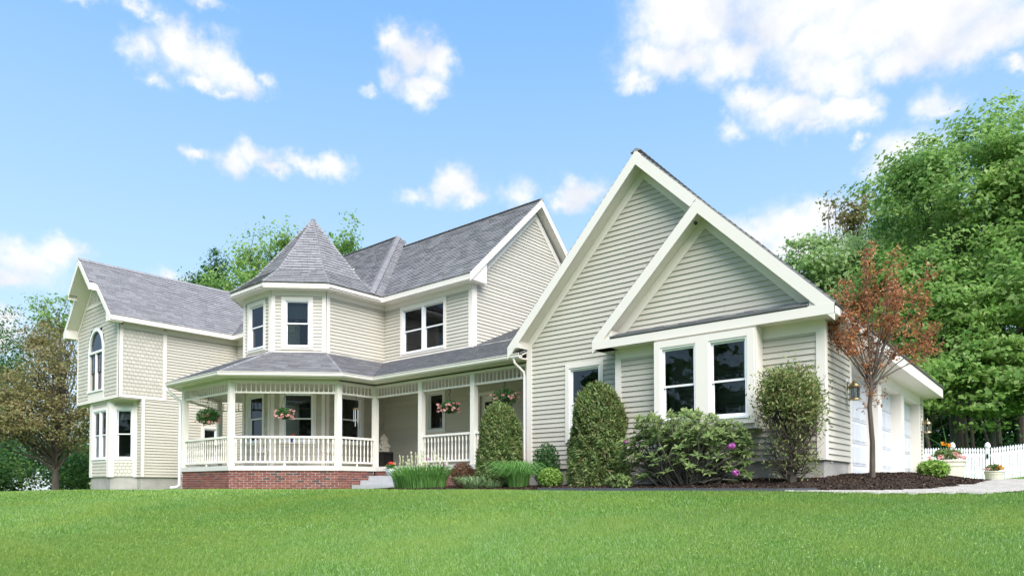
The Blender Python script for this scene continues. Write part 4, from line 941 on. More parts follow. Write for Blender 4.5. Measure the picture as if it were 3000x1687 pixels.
# --- woods to the right
TR = 'tall trees beyond the garage'
tree('maple_tree', 'tall bright green maple towering behind the copper-leaved sapling', (-4.67, 36.6, .3), 6.0, .17, [((-4.5, 35.2, 12.6), (3.3, 3.0, 3.0), 1), ((-5.2, 33.4, 8.8), (2.6, 2.3, 1.9), .6), ((-3.4, 36.7, 15.1), (1.6, 1.5, 1.5), .3), ((-5.9, 35.3, 14.0), (1.1, 1.0, 1.1), .2)], 300, 54, .21, 'leaf_maple', group=TR, sig=.40, flat=.42)
tree('maple_tree', 'tallest maple at the edge of the wood, its dense crown reaching above all others', (-2.3, 35.6, .4), 5.0, .18, [((-1.7, 34.8, 12.9), (2.2, 2.0, 2.3), 1), ((-1.9, 33.3, 8.6), (2.3, 2.0, 2.3), .9), ((-3.1, 34.5, 11.0), (1.6, 1.5, 1.6), .5), ((1.2, 33.5, 10.5), (2.4, 2.4, 4), 1)], 210, 54, .21, 'leaf_maple', group=TR, sig=.40, flat=.42)
tree('oak_tree', 'feathery green tree with sky showing through, left of the tallest maples', (-7.66, 43.4, .3), 8.0, .24, [((-7.9, 42.7, 14.4), (2.6, 2.3, 2.9), 1), ((-6.9, 43.5, 17.0), (1.6, 1.5, 1.4), .4)], 130, 54, .23, 'leaf_maple', group=TR, sig=.5, flat=.6, lo=.25)
tree('ash_tree', 'dark thin-leaved tree leaning out over the garage roof', (-8.97, 40.3, .3), 9.5, .17, [((-9.6, 38.9, 14.1), (1.25, 1.1, 1.9), 1)], 40, 30, .22, 'leaf_olive', group=TR, sig=.36, flat=.7, lo=.15, nb=26)
tree('linden_tree', 'rounded pale green tree just above the garage roof slope', (-9.0, 36.3, .3), 5.0, .15, [((-9.8, 34.7, 10.0), (2.1, 1.8, 1.7), 1), ((-8.3, 37.2, 10.5), (2.1, 1.9, 1.9), 1), ((-10.7, 33.9, 10.1), (1.0, .9, 1.0), .3), ((-8.2, 34.8, 8.2), (2.5, 2.2, 1.4), .8)], 200, 50, .22, 'leaf_pale', group=TR, sig=.40, flat=.45)
tree('young_maple_tree', 'low spreading maple with layered boughs above the picket fence', (-3.0, 32.2, .3), 3.4, .11, [((-3.4, 31.1, 5.0), (1.9, 1.6, 1.1), 1), ((-2.2, 30.8, 3.8), (1.0, .9, .7), .5), ((-4.4, 31.5, 6.4), (1.8, 1.6, 1.0), .8), ((-1.4, 31.2, 6.6), (1.4, 1.4, 1.3), .6), ((-3.0, 30.6, 3.2), (1.2, .9, .5), .35), ((-1.2, 30.9, 3.6), (1.2, 1, .8), .5)], 84, 84, .21, 'leaf_maple', group=TR, sig=.42, flat=.22, bark='barkgrey', nb=20)
tree('young_maple_tree', 'broad green maple hugging the far end of the garage', (-5.2, 31.0, .3), 3.0, .12, [((-5.2, 30.8, 6.0), (1.6, 1.4, 1.7), 1), ((-5.3, 29.5, 4.2), (1.3, 1.1, .9), .5), ((-4.4, 29.8, 3.1), (1.0, .8, .5), .3)], 96, 80, .21, 'leaf_maple', group=TR, sig=.42, flat=.24, nb=18)
# slim trunks standing in the shade of the wood
for k, (x, y, h, r_, lab) in enumerate([(-4.33, 32.44, 7, .14, 'thick mossy grey trunk behind the left fence post'), (-4.18, 34.53, 7, .085, 'slim dark trunk left of the gap between the fence posts'), (-4.10, 35.92, 7, .075, 'thinnest straight trunk in the dark wood behind the fence'), (-2.95, 33.4, 7, .11, 'forked pale grey trunk behind the right fence post'), (-4.75, 30.05, 5, .07, 'leaning brown sapling trunk close to the garage end')]):
    t = thing('tree_trunk', lab, 'tree', (x, y, .2), 'bare trunks in the wood')
    mb = MB(); l_ = -.5 if k == 4 else 0
    mb.tube([(x, y, -.2), (x + .05 + l_ * .2, y, 1.5), (x - .06 + l_ * .6, y + .05, 3.4), (x + .1 + l_, y, h)], [r_ * 1.25, r_, r_ * .9, r_ * .5], 9)
    if k == 3: mb.tube([(x - .02, y, .7), (x - .35, y - .05, 1.9), (x - .75, y, 3.6)], [r_ * .55, r_ * .45, r_ * .3], 7)
    mb.build('trunk', 'barkgrey' if k in (0, 3) else 'bark', t)
# understorey and far woods: one mass
def mass(name, boxes, n, L_, m, flat=.6):
    qs = []
    for (c, r, k) in boxes:
        cents = ellipsoid_pts(int(k), c, r, .1); qs.append(crown_leaves(cents, n, .55, flat, L_))
    return poly_mesh(name, np.concatenate(qs), 4, m, kind='stuff')
mass('far_woods', [((-5.4, 50.4, 4.4), (6, 1.8, 5), 260), ((-8.8, 50.1, 5.5), (4, 1.8, 5), 170), ((-2.0, 48.5, 7.5), (5, 2, 6), 260), ((-5.7, 52.5, 12), (5.5, 2, 5.5), 230), ((-4.6, 42.5, 4.5), (4.5, 1.6, 3.6), 190), ((3, 38, 7), (3.5, 3.5, 7), 240)], 50, .32, 'leaf_dark')
mass('undergrowth', [((-5.0, 29.5, .5), (.9, .5, .7), 26), ((-4.0, 37.2, 1.0), (3, 1, 1.0), 40), ((-1.5, 33.5, 1.0), (2.5, 1, .8), 24)], 40, .16, 'leaf_dark')
# trees on the far side of the lawn, behind the viewer: the windows mirror them
mass('woods_across_lawn', [((42 * math.sin(a) * 1.0 + 6, -40 * math.cos(a) - 4, 7), (5.5, 4.5, 8), 46) for a in np.linspace(-1.25, 1.5, 14)], 60, .75, 'leaf_dark')
# --- behind the house
tree('locust_tree', 'bright airy tree rising behind the turret roof', (-36.6, 20.6, -.2), 8.5, .22, [((-37.2, 20.5, 13.2), (1.8, 1.6, 1.3), 1), ((-35.9, 21.5, 14.1), (1.5, 1.4, .9), .7), ((-36.8, 19.5, 11.6), (2.1, 1.9, 1.0), .8), ((-34.1, 24.4, 14.5), (1.1, 1.0, .8), .5), ((-36.5, 21.5, 9.5), (2.4, 2, 1.6), .5)], 60, 42, .2, 'leaf_maple', group='trees rising behind the roofs', sig=.38, flat=.55, lo=.25)
tree('spruce_tree', 'dark bluish tree behind the left wing ridge', (-44.5, 21.6, -.2), 8.0, .2, [((-44.7, 21.9, 14.0), (1.2, 1.1, 1.4), 1), ((-44.2, 21.0, 12.8), (1.4, 1.2, 1.2), .8), ((-43.6, 20.2, 12.2), (1.3, 1.2, .9), .6)], 56, 60, .2, 'leaf_dark', group='trees rising behind the roofs', sig=.36, flat=.6, lo=.3)
# --- left of the house
mass('background_leaves', [((-60, 8, .4), (10, 8, 1.5), 150), ((-50, 2, .2), (5, 4, 1.2), 60), ((-46, 9.5, 1.0), (4.5, 2.0, 1.0), 90), ((-40.5, 13.2, .7), (2.0, 1.2, .9), 50)], 46, .2, 'leaf_maple')
tree('plum_tree', 'bronze-leaved spreading tree on the lawn left of the house', (-37.0, 10.55, gz(-37, 10.55)), 1.4, .15, [((-37.3, 10.1, 5.2), (2.5, 2.2, 2.0), .8), ((-37.5, 10.0, 6.8), (1.2, 1.1, 1.1), .22), ((-37.1, 9.0, 3.1), (2.6, 2.1, 1.3), .7), ((-38.6, 7.6, 4.2), (2.2, 2.0, 1.9), .5), ((-36.6, 11.4, 3.0), (1.3, 1.2, 1.3), .4)], 300, 40, .125, 'leaf_olive', sig=.36, flat=.42, nb=60, lo=.25)
tree('maple_tree', 'green treetop showing over the bronze tree beside the left gable', (-51.5, 14.9, -.3), 8.0, .2, [((-51.5, 14.9, 10.9), (1.0, .9, 1.4), 1)], 40, 44, .22, 'leaf_maple', sig=.4, flat=.45)
mass('background_shrubbery', [((-47.6, 11.0, 1.7), (4.5, 2.8, 2.3), 200), ((-47.4, 14.8, 1.8), (2.6, 1.8, 2.6), 120), ((-44, 8.5, .8), (3.5, 2, 1.2), 90), ((-43, 13.5, 1.0), (2.5, 1.6, 1.5), 80), ((-60.3, 14.1, 7), (3, 1.8, 6), 190), ((-41, 13.4, 1.0), (2.5, 1.2, 1.2), 60), ((-55, 6, 2.5), (5, 4, 2.8), 150)], 46, .2, 'leaf_dark')
t = thing('flowering_shrub', 'low creamy blossoming shrub at the foot of the left wing', 'shrub', (-34.2, 11.6, -.15))
poly_mesh('foliage', leaf_quads(ellipsoid_pts(900, (-34.2, 11.6, .1), (.7, .5, .35), .5), rng.normal(size=(900, 3)) + [0, 0, .8], .09, .05), 4, 'leaf_pale', t)
poly_mesh('blossom', leaf_quads(ellipsoid_pts(260, (-34.2, 11.6, .2), (.7, .5, .32), .85), rng.normal(size=(260, 3)) + [0, 0, .8], .07, .07), 4, 'seed', t)

# --- clipped evergreens
def bullet(n, R_, H, fat=.8):
    """points near the surface of a rounded column"""
    h = rng.random(n); a = rng.random(n) * 2 * math.pi
    prof = np.where(h < .6, 1.0 - .14 * (h / .6) ** 1.5, .86 * np.sqrt(np.clip(1 - ((h - .6) / .4) ** 2.3, 0, 1)))
    k = prof * R_ * (1 - .22 * rng.random(n) ** 1.5)
    k = k * (1 + .055 * np.sin(a * 3 + h * 9) + .05 * np.sin(a * 7 - h * 13) + .04 * np.sin(a * 12 + h * 31))
    return np.stack([k * np.cos(a), k * np.sin(a), h * H], -1), np.stack([np.cos(a), np.sin(a), (h - .35) * 1.6], -1)
def evergreen(label, base, R_, H, n, m='leaf_cedar'):
    b = np.array(base); t = thing('clipped_evergreen', label, 'shrub', base, 'clipped evergreens along the front')
    p, o = bullet(n, R_, H)
    hol = (np.sin(p[:, 0] * 17 + 3 * np.sin(p[:, 2] * 7)) + np.sin(p[:, 2] * 19 + p[:, 1] * 9) + np.sin(p[:, 1] * 15 - p[:, 2] * 5)) > -1.0; p, o = p[hol], o[hol]
    o = unit(o) + np.array([0, 0, .5]) + rng.normal(size=p.shape) * .45
    q = leaf_quads(b + p, rng.normal(size=p.shape) + o * .6, .075, .026, up=o)
    p2, o2 = bullet(n // 2, R_ * .97, H * .99)
    q2 = leaf_quads(b + p2, rng.normal(size=p2.shape), .10, .035, up=unit(o2) + rng.normal(size=p2.shape) * .3)
    p3, o3 = bullet(n // 14, R_ * 1.03, H * 1.03)
    q3 = leaf_quads(b + p3, rng.normal(size=p3.shape), .12, .03, up=unit(o3) + np.array([0, 0, .6]) + rng.normal(size=p3.shape) * .25)
    poly_mesh('foliage', np.concatenate([q, q2, q3]), 4, m, t)
    mb = MB()
    for k in range(40):
        a = random.random() * 6.28; h = random.uniform(.15, .9) * H; rr = R_ * .8 * (1 if h < H * .6 else .6)
        mb.tube([b + [0, 0, h * .3], b + [math.cos(a) * rr * .4, math.sin(a) * rr * .4, h * .8], b + [math.cos(a) * rr, math.sin(a) * rr, h]], [.025, .012, .006], 4)
    mb.tube([b - [0, 0, .1], b + [0, 0, H * .9]], [.06, .02], 6); mb.build('stem', 'bark', t)
    return t
evergreen('clipped evergreen in front of the porch end, shortest of the dense ones', (-10.68, 12.1, -.06), .56, 2.02, 17000)
evergreen('tallest dense clipped evergreen below the single tall window', (-8.0, 12.2, -.06), .65, 2.22, 20000)
# sparse one: bare brown branches with green tips
def sparse():
    b = np.array((-3.92, 11.9, .04)); t = thing('thinning_evergreen', 'thin evergreen at the garage corner with bare brown branches showing', 'shrub', tuple(b))
    mb = MB(); mb.tube([b - [0, 0, .15], b + [.02, 0, .5], b + [-.03, .02, 1.1], b + [.02, 0, 1.8]], [.085, .065, .045, .015], 8)
    tips = []
    for k in range(300):
        a = random.random() * 6.283; h = random.uniform(.06, 1.0) ** .75 * 1.88; rr = .41 * (1 if h < 1.45 else max(.15, math.sqrt(max(0, 1 - ((h - 1.45) / .48) ** 2)))) * (random.uniform(.75, 1.06) if h > .9 else random.uniform(.55, 1.02))
        if h < .3: rr *= .6 + h
        z0 = max(.1, h * random.uniform(.45, .8)); e = b + [math.cos(a) * rr, math.sin(a) * rr, h]
        m_ = b + [math.cos(a + .3) * rr * .55, math.sin(a + .3) * rr * .55, z0 + (h - z0) * .35 - .05]
        mb.tube([b + [0, 0, z0], m_, e], [.014, .008, .004], 4); tips.append((e, h))
        for j in range(2):
            e2 = e + rng.normal(size=3) * .09; mb.tube([m_ + (e - m_) * .5, e2], [.005, .003], 3); tips.append((e2, h))
    mb.build('branches', 'bark', t)
    qs = []
    for e, h in tips:
        dens = 2.6 if h < .4 else (1.7 if h < 1.05 else (7 if h < 1.3 else 20))
        n = int(rng.poisson(dens))
        if n: qs.append(leaf_quads(e + rng.normal(size=(n, 3)) * (.05 if h < 1.15 else .07), rng.normal(size=(n, 3)), .08, .026, up=np.array([math.cos(1), 0, 1.2]) * .4 + rng.normal(size=(n, 3)) * .6))
    poly_mesh('foliage', np.concatenate(qs), 4, 'leaf_sparse', t)
sparse()
# --- rhododendron: whorls of long leaves on crooked stems
def leaf_mesh(name, m):
    me = bpy.data.meshes.new(name)
    me.from_pydata([(0, -.006, 0), (0, .006, 0), (.45, -.5, .06), (.45, 0, 0), (.45, .5, .06), (.8, -.36, .02), (.8, 0, -.05), (.8, .36, .02), (1, 0, -.13)], [], [(0, 2, 3), (0, 3, 1), (1, 3, 4), (2, 5, 6, 3), (3, 6, 7, 4), (5, 8, 6), (6, 8, 7)])
    me.materials.append(M[m]); return me
def leaf_matrix(p, d, n, L_, W_):
    d = Vector(d).normalized(); s = Vector(n).cross(d).normalized(); n2 = d.cross(s)
    return Matrix(((d.x * L_, s.x * W_, n2.x * L_, p[0]), (d.y * L_, s.y * W_, n2.y * L_, p[1]), (d.z * L_, s.z * W_, n2.z * L_, p[2]), (0, 0, 0, 1)))
def leafy_bush(t, whorls, m_old, limit=290):
    """whorls: (tip, axis, n, leaf length, leaf width, material, spread)"""
    meshes = {}; L_ = []
    for tip, ax, n, ll, lw, m, spread in whorls:
        ax = Vector(ax).normalized(); a = ax.orthogonal().normalized(); b = ax.cross(a); t0_ = random.random() * 6.28
        for k in range(n):
            an = t0_ + 6.283 * k / n + random.uniform(-.25, .25); rad = a * math.cos(an) + b * math.sin(an)
            sp = spread + random.uniform(-.25, .25); d = rad * math.sin(sp) + ax * math.cos(sp); nn = ax * math.sin(sp) - rad * math.cos(sp)
            k_ = random.uniform(.75, 1.15); L_.append((Vector(tip) + ax * random.uniform(-.02, .01), d, nn, ll * k_, lw * k_, m))
    L_.sort(key=lambda q: q[0].length - q[3]); rest = {}
    for i, (p, d, n, ll, lw, m) in enumerate(L_):
        if m not in meshes: meshes[m] = leaf_mesh('leaf', m)
        mx = leaf_matrix(p, d, n, ll, lw)
        if i < limit:
            o = link(meshes[m], 'leaf', None, t); o.matrix_local = mx
        else:
            mb = rest.setdefault(m, MB()); me = meshes[m]; mb.add([mx @ v.co for v in me.vertices], [tuple(f.vertices) for f in me.polygons])
    for m, mb in rest.items(): mb.build('foliage', m, t, kind='stuff')
def rhodo():
    b = V(-5.85, 11.85, .0); t = thing('rhododendron', 'wide rhododendron with pale new shoots under the bay window', 'shrub', tuple(b))
    mb = MB(); wh = []
    for k in range(420):
        u = random.uniform(-1, 1); w = random.uniform(-1, 1); env = math.sqrt(max(0, 1 - u * u * .8))
        h = (.12 + 1.28 * random.random() ** .8) * (.55 + .45 * env) * (1 - .12 * max(0, u)) * (.8 if u < -.75 else 1)
        e = b + V(u * 1.24, -.05 + w * .52 * env, h)
        if random.random() < .38:
            s = b + V(u * .35 + random.uniform(-.2, .2), w * .15, .02)
            limb(mb, s, e, .018, .006, .13, 5, 4)
        top = h > .95 * (.55 + .45 * env)
        ax = V(u * .45 + random.uniform(-.3, .3), -.45 + random.uniform(-.3, .3), .85)
        wh.append((e, ax, random.randint(6, 9), .14, .048, 'leaf_rhodo', 1.2))
        if (top and random.random() < .9) or random.random() < .2:
            wh.append((e + UP * .02, ax, random.randint(5, 8), .10, .032, 'leaf_rhodo_new', .5))
    mb.build('stems', 'barkgrey', t); leafy_bush(t, wh, 'leaf_rhodo')
    for p in ((-4.66, 11.33, .24), (-4.75, 11.40, .70), (-6.88, 11.5, .86)):
        f = ellipsoid_pts(90, p, (.058, .058, .05), .75) if p[0] > -5 else ellipsoid_pts(30, p, (.045, .045, .04), .7)
        poly_mesh('flower_head', leaf_quads(f, unit(f - np.array(p)) + rng.normal(size=f.shape) * .4, .045, .035), 4, 'magenta', t)
rhodo()
# --- smaller plants in the bed
def ball_bush(name, label, base, R_, H, n, m, L_=.05, W_=.026, bark='bark', stems=14, cat='shrub', lo=.55, upb=.5):
    b = np.array(base); t = thing(name, label, cat, base)
    p = ellipsoid_pts(n, b + [0, 0, H * .52], (R_, R_ * .9, H * .5), lo); p[:, 2] = np.maximum(p[:, 2], b[2] + .02)
    o = unit(p - (b + [0, 0, H * .3]))
    poly_mesh('foliage', leaf_quads(p, rng.normal(size=p.shape) * .8 + o * .5 + [0, 0, .4], L_, W_, up=o + [0, 0, upb] + rng.normal(size=p.shape) * .5), 4, m, t)
    mb = MB()
    for k in range(stems):
        e = p[rng.integers(len(p))]; mb.tube([b + [0, 0, -.03], (b + e) / 2 + rng.normal(size=3) * .03, e], [.012, .008, .003], 4)
    mb.build('stems', bark, t); return t
ball_bush('barberry_shrub', 'small reddish barberry between the iris clump and the porch evergreen', (-11.75, 11.95, -.06), .31, .66, 5200, 'leaf_burg', .035, .018, stems=40)
ball_bush('round_shrub', 'lime green ball-shaped shrub beside the tallest dense evergreen', (-8.92, 11.75, -.06), .29, .47, 3600, 'leaf_lime', .06, .028)
ball_bush('lime_shrub', 'bright green low shrub in the mulch before the big planter', (-2.27, 14.6, .14), .26, .34, 1500, 'leaf_lime', .10, .045, upb=.8)
ball_bush('leafy_shrub', 'loose dark green shrub against the siding right of the porch', (-9.66, 12.55, -.04), .36, 1.06, 2600, 'leaf_dark', .075, .03, stems=40, lo=.2)
ball_bush('small_plant', 'small light green plant at the foot of the rhododendron', (-6.95, 11.35, -.06), .27, .30, 420, 'leaf_rhodo', .10, .045)
ball_bush('weed_tuft', 'tiny yellow-green weed at the tip of the mulch', (-2.2, 16.6, .1), .16, .1, 260, 'leaf_pale', .05, .02)
def strap(name, label, base, rx, ry, H, n, m, w=.02, droop=.5, cat='plant'):
    b = np.array(base); t = thing(name, label, cat, base)
    a = rng.random(n) * 2 * math.pi; rr = np.sqrt(rng.random(n)); c = b + np.stack([rx * rr * np.cos(a), ry * rr * np.sin(a), np.zeros(n)], -1)
    out = np.stack([np.cos(a), np.sin(a), np.zeros(n)], -1) * rr[:, None] + rng.normal(size=(n, 3)) * [.35, .35, 0]
    h = H * rng.uniform(.6, 1.05, n)[:, None]; s = unit(np.cross(out + [1e-3, 0, 0], [0, 0, 1.]) + rng.normal(size=(n, 3)) * .5) * w / 2
    p0 = c; p1 = c + out * .12 * h + [0, 0, 1] * h * .55; p2 = c + out * h * (.3 + droop * .35) + [0, 0, 1] * h * (1 - .25 * droop); p3 = c + out * h * (.45 + droop * .75) + [0, 0, 1] * h * (1.05 - .75 * droop)
    q = np.concatenate([np.stack([p0 - s * .8, p0 + s * .8, p1 + s, p1 - s], 1), np.stack([p1 - s, p1 + s, p2 + s * .7, p2 - s * .7], 1), np.stack([p2 - s * .7, p2 + s * .7, p3 + s * .08, p3 - s * .08], 1)])
    poly_mesh('foliage', q, 4, m, t); return t
ir = strap('iris_clump', 'broad clump of upright iris leaves beside the granite steps', (-12.98, 11.65, -.07), .88, .34, .62, 860, 'blade', .026, .18)
mb = MB(); ms = MB()
for k in range(46):
    x = random.uniform(-13.8, -12.2); y = random.uniform(11.5, 12.0); h = random.uniform(.62, .98); p = V(x, y, -.06)
    e = p + V(random.uniform(-.06, .06), random.uniform(-.06, .06), h); mb.tube([p, e], [.006, .004], 4)
    for j in range(random.randint(2, 3)): ms.lathe(e - UP * (.10 * j) + V(.014 * (j % 2), 0, 0), [(.004, -.045), (.013, -.01), (.012, .015), (.003, .04)], 5)
mb.build('flower_stalk', 'seed', ir); ms.build('flower_spike', 'seed', ir, kind='stuff')
for p in ((-12.75, 11.7, .70), (-12.3, 11.85, .55), (-12.0, 11.9, .50)):
    f = ellipsoid_pts(14, p, (.04, .04, .03), .5); poly_mesh('iris_flower', leaf_quads(f, rng.normal(size=f.shape), .05, .03), 4, 'magenta', ir)
strap('ornamental_grass', 'fountain of bright green grass in front of the loose dark shrub', (-9.75, 11.65, -.06), .20, .20, .74, 620, 'blade', .014, .62)
strap('variegated_lily', 'low cream-striped strap-leaved plant below the porch evergreen', (-10.95, 11.55, -.08), .30, .22, .42, 260, 'blade_var', .018, .85)
strap('variegated_lily', 'small striped tuft between the fountain grass and the porch evergreen', (-10.35, 11.5, -.08), .16, .16, .30, 120, 'blade_var', .016, .9)
# --- copper-leaved sapling in front of the garage
def sapling():
    b = V(-2.96, 13.15, .13); t = thing('purple_leaf_plum', 'slender copper-leaved young tree in the mulch before the garage doors', 'tree', tuple(b))
    rv = RV; mb = MB(); k_ = lambda lat, z, d=0: b + rv * (lat * 1.07) + FH * d + UP * (z * 1.07 - b.z * 0)
    mb.tube([b - UP * .1, k_(.01, .6), k_(-.03, 1.2), k_(.02, 1.62)], [.052, .042, .038, .034], 8)
    cents = []
    limbs = [(-.55, 2.55, .1), (-.62, 2.95, -.3), (-.35, 3.3, .2), (-.12, 3.75, -.1), (.02, 3.95, .2), (.2, 3.6, -.3), (.45, 3.65, .1), (.62, 3.35, .3), (.95, 3.62, -.1), (.75, 2.9, -.3), (1.05, 2.45, .1), (.98, 2.15, -.2), (.55, 2.2, .3), (-.62, 2.62, .3), (.3, 3.0, -.4), (-.1, 3.0, .4), (-.45, 2.2, -.2), (.3, 2.5, .4), (.05, 3.3, .0), (.55, 3.0, .2)]
    for lat, z, d in limbs:
        s = k_(.0, random.uniform(1.35, 1.75)); e = k_(lat * 1.04, z, d * .8)
        mid = k_(lat * .40, 1.6 + (z - 1.6) * .33, d * .35); m2 = k_(lat * .78, 1.6 + (z - 1.6) * .66, d * .65)
        mb.tube([s, mid, m2, e], [.016, .011, .007, .003], 5)
        for j in range(20):
            f = random.uniform(.55, 1.0)
            p = (mid + (m2 - mid) * ((f - .3) / .35) if f < .65 else m2 + (e - m2) * ((f - .65) / .35))
            o = Vector(rng.normal(size=3)) * .045; cents.append(p + o)
        for j in range(6):
            f = random.uniform(.35, .9); p = (mid + (m2 - mid) * ((f - .3) / .35) if f < .65 else m2 + (e - m2) * ((f - .65) / .35))
            q = p + V(random.uniform(-.2, .2), random.uniform(-.2, .2), random.uniform(.12, .38)); mb.tube([p, q], [.006, .002], 3)
            for g in range(5): cents.append(p + (q - p) * random.uniform(.35, 1.05) + Vector(rng.normal(size=3)) * .025)
    for j in range(26):
        z = random.uniform(1.15, 1.9); a = random.random() * 6.28; p = k_(0, z); e = p + V(math.cos(a), math.sin(a), random.uniform(-.1, .9)) * random.uniform(.1, .34); mb.tube([p, e], [.006, .003], 3)
        for q in range(2): cents.append(p + (e - p) * random.uniform(.6, 1.05))
    for j in range(12):
        a = random.random() * 6.28; p = k_(0, random.uniform(1.5, 1.8)); mb.tube([p, p + V(math.cos(a) * .25, math.sin(a) * .25, .35), p + V(math.cos(a) * .4, math.sin(a) * .4, .75)], [.008, .005, .002], 3)
    mb.build('trunk', 'bark', t)
    cs = np.array([tuple(c) for c in cents]); n = 5
    c = np.repeat(cs, n, 0) + rng.normal(size=(len(cs) * n, 3)) * [.035, .035, .045]
    keep = rng.random(len(c)) < np.clip((c[:, 2] - .6) / 1.7, .35, 1); c = c[keep]
    poly_mesh('crown', leaf_quads(c, rng.normal(size=c.shape) + [0, 0, .5], 0.06 * rng.uniform(.6, 1.3, len(c)), .034, up=rng.normal(size=c.shape) + [0, 0, .6]), 4, 'leaf_red', t)
sapling()

# ------------------------------------------------------------ grass, mulch chips, pavers
def lawn_grass():
    def blades(n, d0, d1, w, h, lat_k=.80):
        dep = np.sqrt(rng.random(n) * (d1 ** 2 - d0 ** 2) + d0 ** 2); lat = (rng.random(n) * 2 - 1) * (lat_k * dep + .3)
        X = lat * RV.x + dep * FH.x; Y = lat * RV.y + dep * FH.y
        dc = np.interp(lat, LATS, DCS)
        ok = (dep < dc + 5.5) & ~inpoly(X, Y, BED) & ~inpoly(X, Y, PATH)
        ok &= ~((Y > 9.6) & (X > -24.3) & (X < -16.6) & (Y > 9.6 + np.maximum(0, X + 18.9) * 1.0 + np.maximum(0, -21.9 - X)))
        ok &= ~((Y > 12.2) & (X > -16.7) & (X < -3)) & ~((Y > 9.8) & (X < -27.2) & (X > -31.3))
        X, Y, dep = X[ok], Y[ok], dep[ok]; k = len(X); Z = ground_np(X, Y) - .012
        patch = .5 + .5 * np.sin(X * .9 + np.sin(Y * 1.3) * 1.4) * np.sin(Y * .8 - X * .35)
        hh = h * rng.uniform(.55, 1.25, k) * (.75 + .5 * patch); a = rng.random(k) * 2 * math.pi; ww = w * rng.uniform(.6, 1.3, k)
        s = np.stack([np.cos(a), np.sin(a), 0 * a], -1) * ww[:, None] / 2; p = np.stack([X, Y, Z], -1)
        wind = np.stack([np.sin(X * .6 + Y * .3), np.cos(Y * .7 - X * .4), 0 * X], -1) * .3
        tip = p + (rng.normal(size=(k, 3)) * [.5, .5, 0] + wind) * hh[:, None] * .8 + np.array([0, 0, 1]) * hh[:, None]
        return np.stack([p - s, p + s, tip], 1)
    return np.concatenate([blades(460000, 4.6, 9.5, .0058, .036), blades(300000, 9.0, 15, .0095, .038), blades(130000, 14.5, 27, .02, .042), blades(20000, 24, 42, .05, .06, 1.0)])
M['grass'] = mat('grass_blade', (.08, .2, .03), .55, .3, ramp=[(0, (.085, .21, .03)), (.35, (.13, .29, .042)), (.65, (.20, .37, .068)), (.86, (.27, .43, .13)), (1, (.50, .57, .38))], noise=.85, nscale=.7, col2=(.27, .37, .075), transl=.35)  # palest blades at the ramp end: sky reflection put into the colour
poly_mesh('lawn_grass', lawn_grass(), 3, 'grass', kind='stuff')
def chips(n):
    xs = [p[0] for p in BED]; ys = [p[1] for p in BED]
    X = rng.uniform(min(xs), max(xs), n * 3); Y = rng.uniform(min(ys), max(ys), n * 3); ok = inpoly(X, Y, BED); X, Y = X[ok][:n], Y[ok][:n]; n = len(X)
    c = np.stack([X, Y, bed_h(X, Y) + rng.uniform(-.004, .018, n)], -1)
    return leaf_quads(c, rng.normal(size=(n, 3)) * .35 + [0, 0, 1], rng.uniform(.02, .07, n), rng.uniform(.008, .02, n), bend=.25)
poly_mesh('mulch_chips', chips(42000), 4, 'mulch', kind='stuff')
# pavers: the larger ones in view singly, the rest joined
PAV = thing('paved_walk', 'pale paving stones curving round the mulch towards the fence', 'path', (-1, 13, 0))
pv = []
xs = np.arange(-8, 9, .215); ys = np.arange(10, 22, .145)
for j, y in enumerate(ys):
    for x in xs:
        xx = x + (.107 if j % 2 else 0)
        if bool(inpoly(np.array([xx + .1]), np.array([y + .07]), PATH)[0]): pv.append((xx, y))
pv.sort(key=lambda p: p[0] ** 2 + p[1] ** 2)
rest = MB()
for i, (x, y) in enumerate(pv):
    mb = MB() if i < 280 else rest; z = gz(x + .1, y + .07) + .012 + random.uniform(0, .008); w, l = .2, .132
    mb.hexa([(x, y, z - .03), (x + w, y, z - .03), (x + w, y + l, z - .03), (x, y + l, z - .03), (x + .004, y + .004, z + .012), (x + w - .004, y + .004, z + .012), (x + w - .004, y + l - .004, z + .012), (x + .004, y + l - .004, z + .012)])
    if i < 280: mb.build('paving_stone', 'paver', PAV)
if rest.v: rest.build('paving_stones', 'paver', PAV, kind='stuff')
# plastic edging along the lawn side of the mulch
ed = [(-8.4, 10.66), (-6.6, 10.71), (-5.0, 10.81), (-3.85, 10.99), (-3.3, 11.2)]
mb = MB()
for a, b in zip(ed, ed[1:]):
    za, zb = gz(*a), gz(*b); mb.beam((a[0], a[1], za + .015), (b[0], b[1], zb + .015), .03, .085)
tag(mb.build('garden_edging', 'edging'), 'slate-grey strip edging between the mulch and the lawn', 'edging')
tag(MB().hexa([(-23.6, 9.0, gz(-23, 9.2) - .05), (-22.5, 9.0, gz(-23, 9.2) - .05), (-22.5, 9.45, gz(-23, 9.2) - .05), (-23.6, 9.5, gz(-23, 9.2) - .05), (-23.6, 9.0, gz(-23, 9.2) + .03), (-22.5, 9.0, gz(-23, 9.2) + .03), (-22.5, 9.45, gz(-23, 9.2) + .035), (-23.6, 9.5, gz(-23, 9.2) + .035)]).build('splash_stone', 'paver'), 'flat pale stone lying in the grass before the left wing', 'stone')

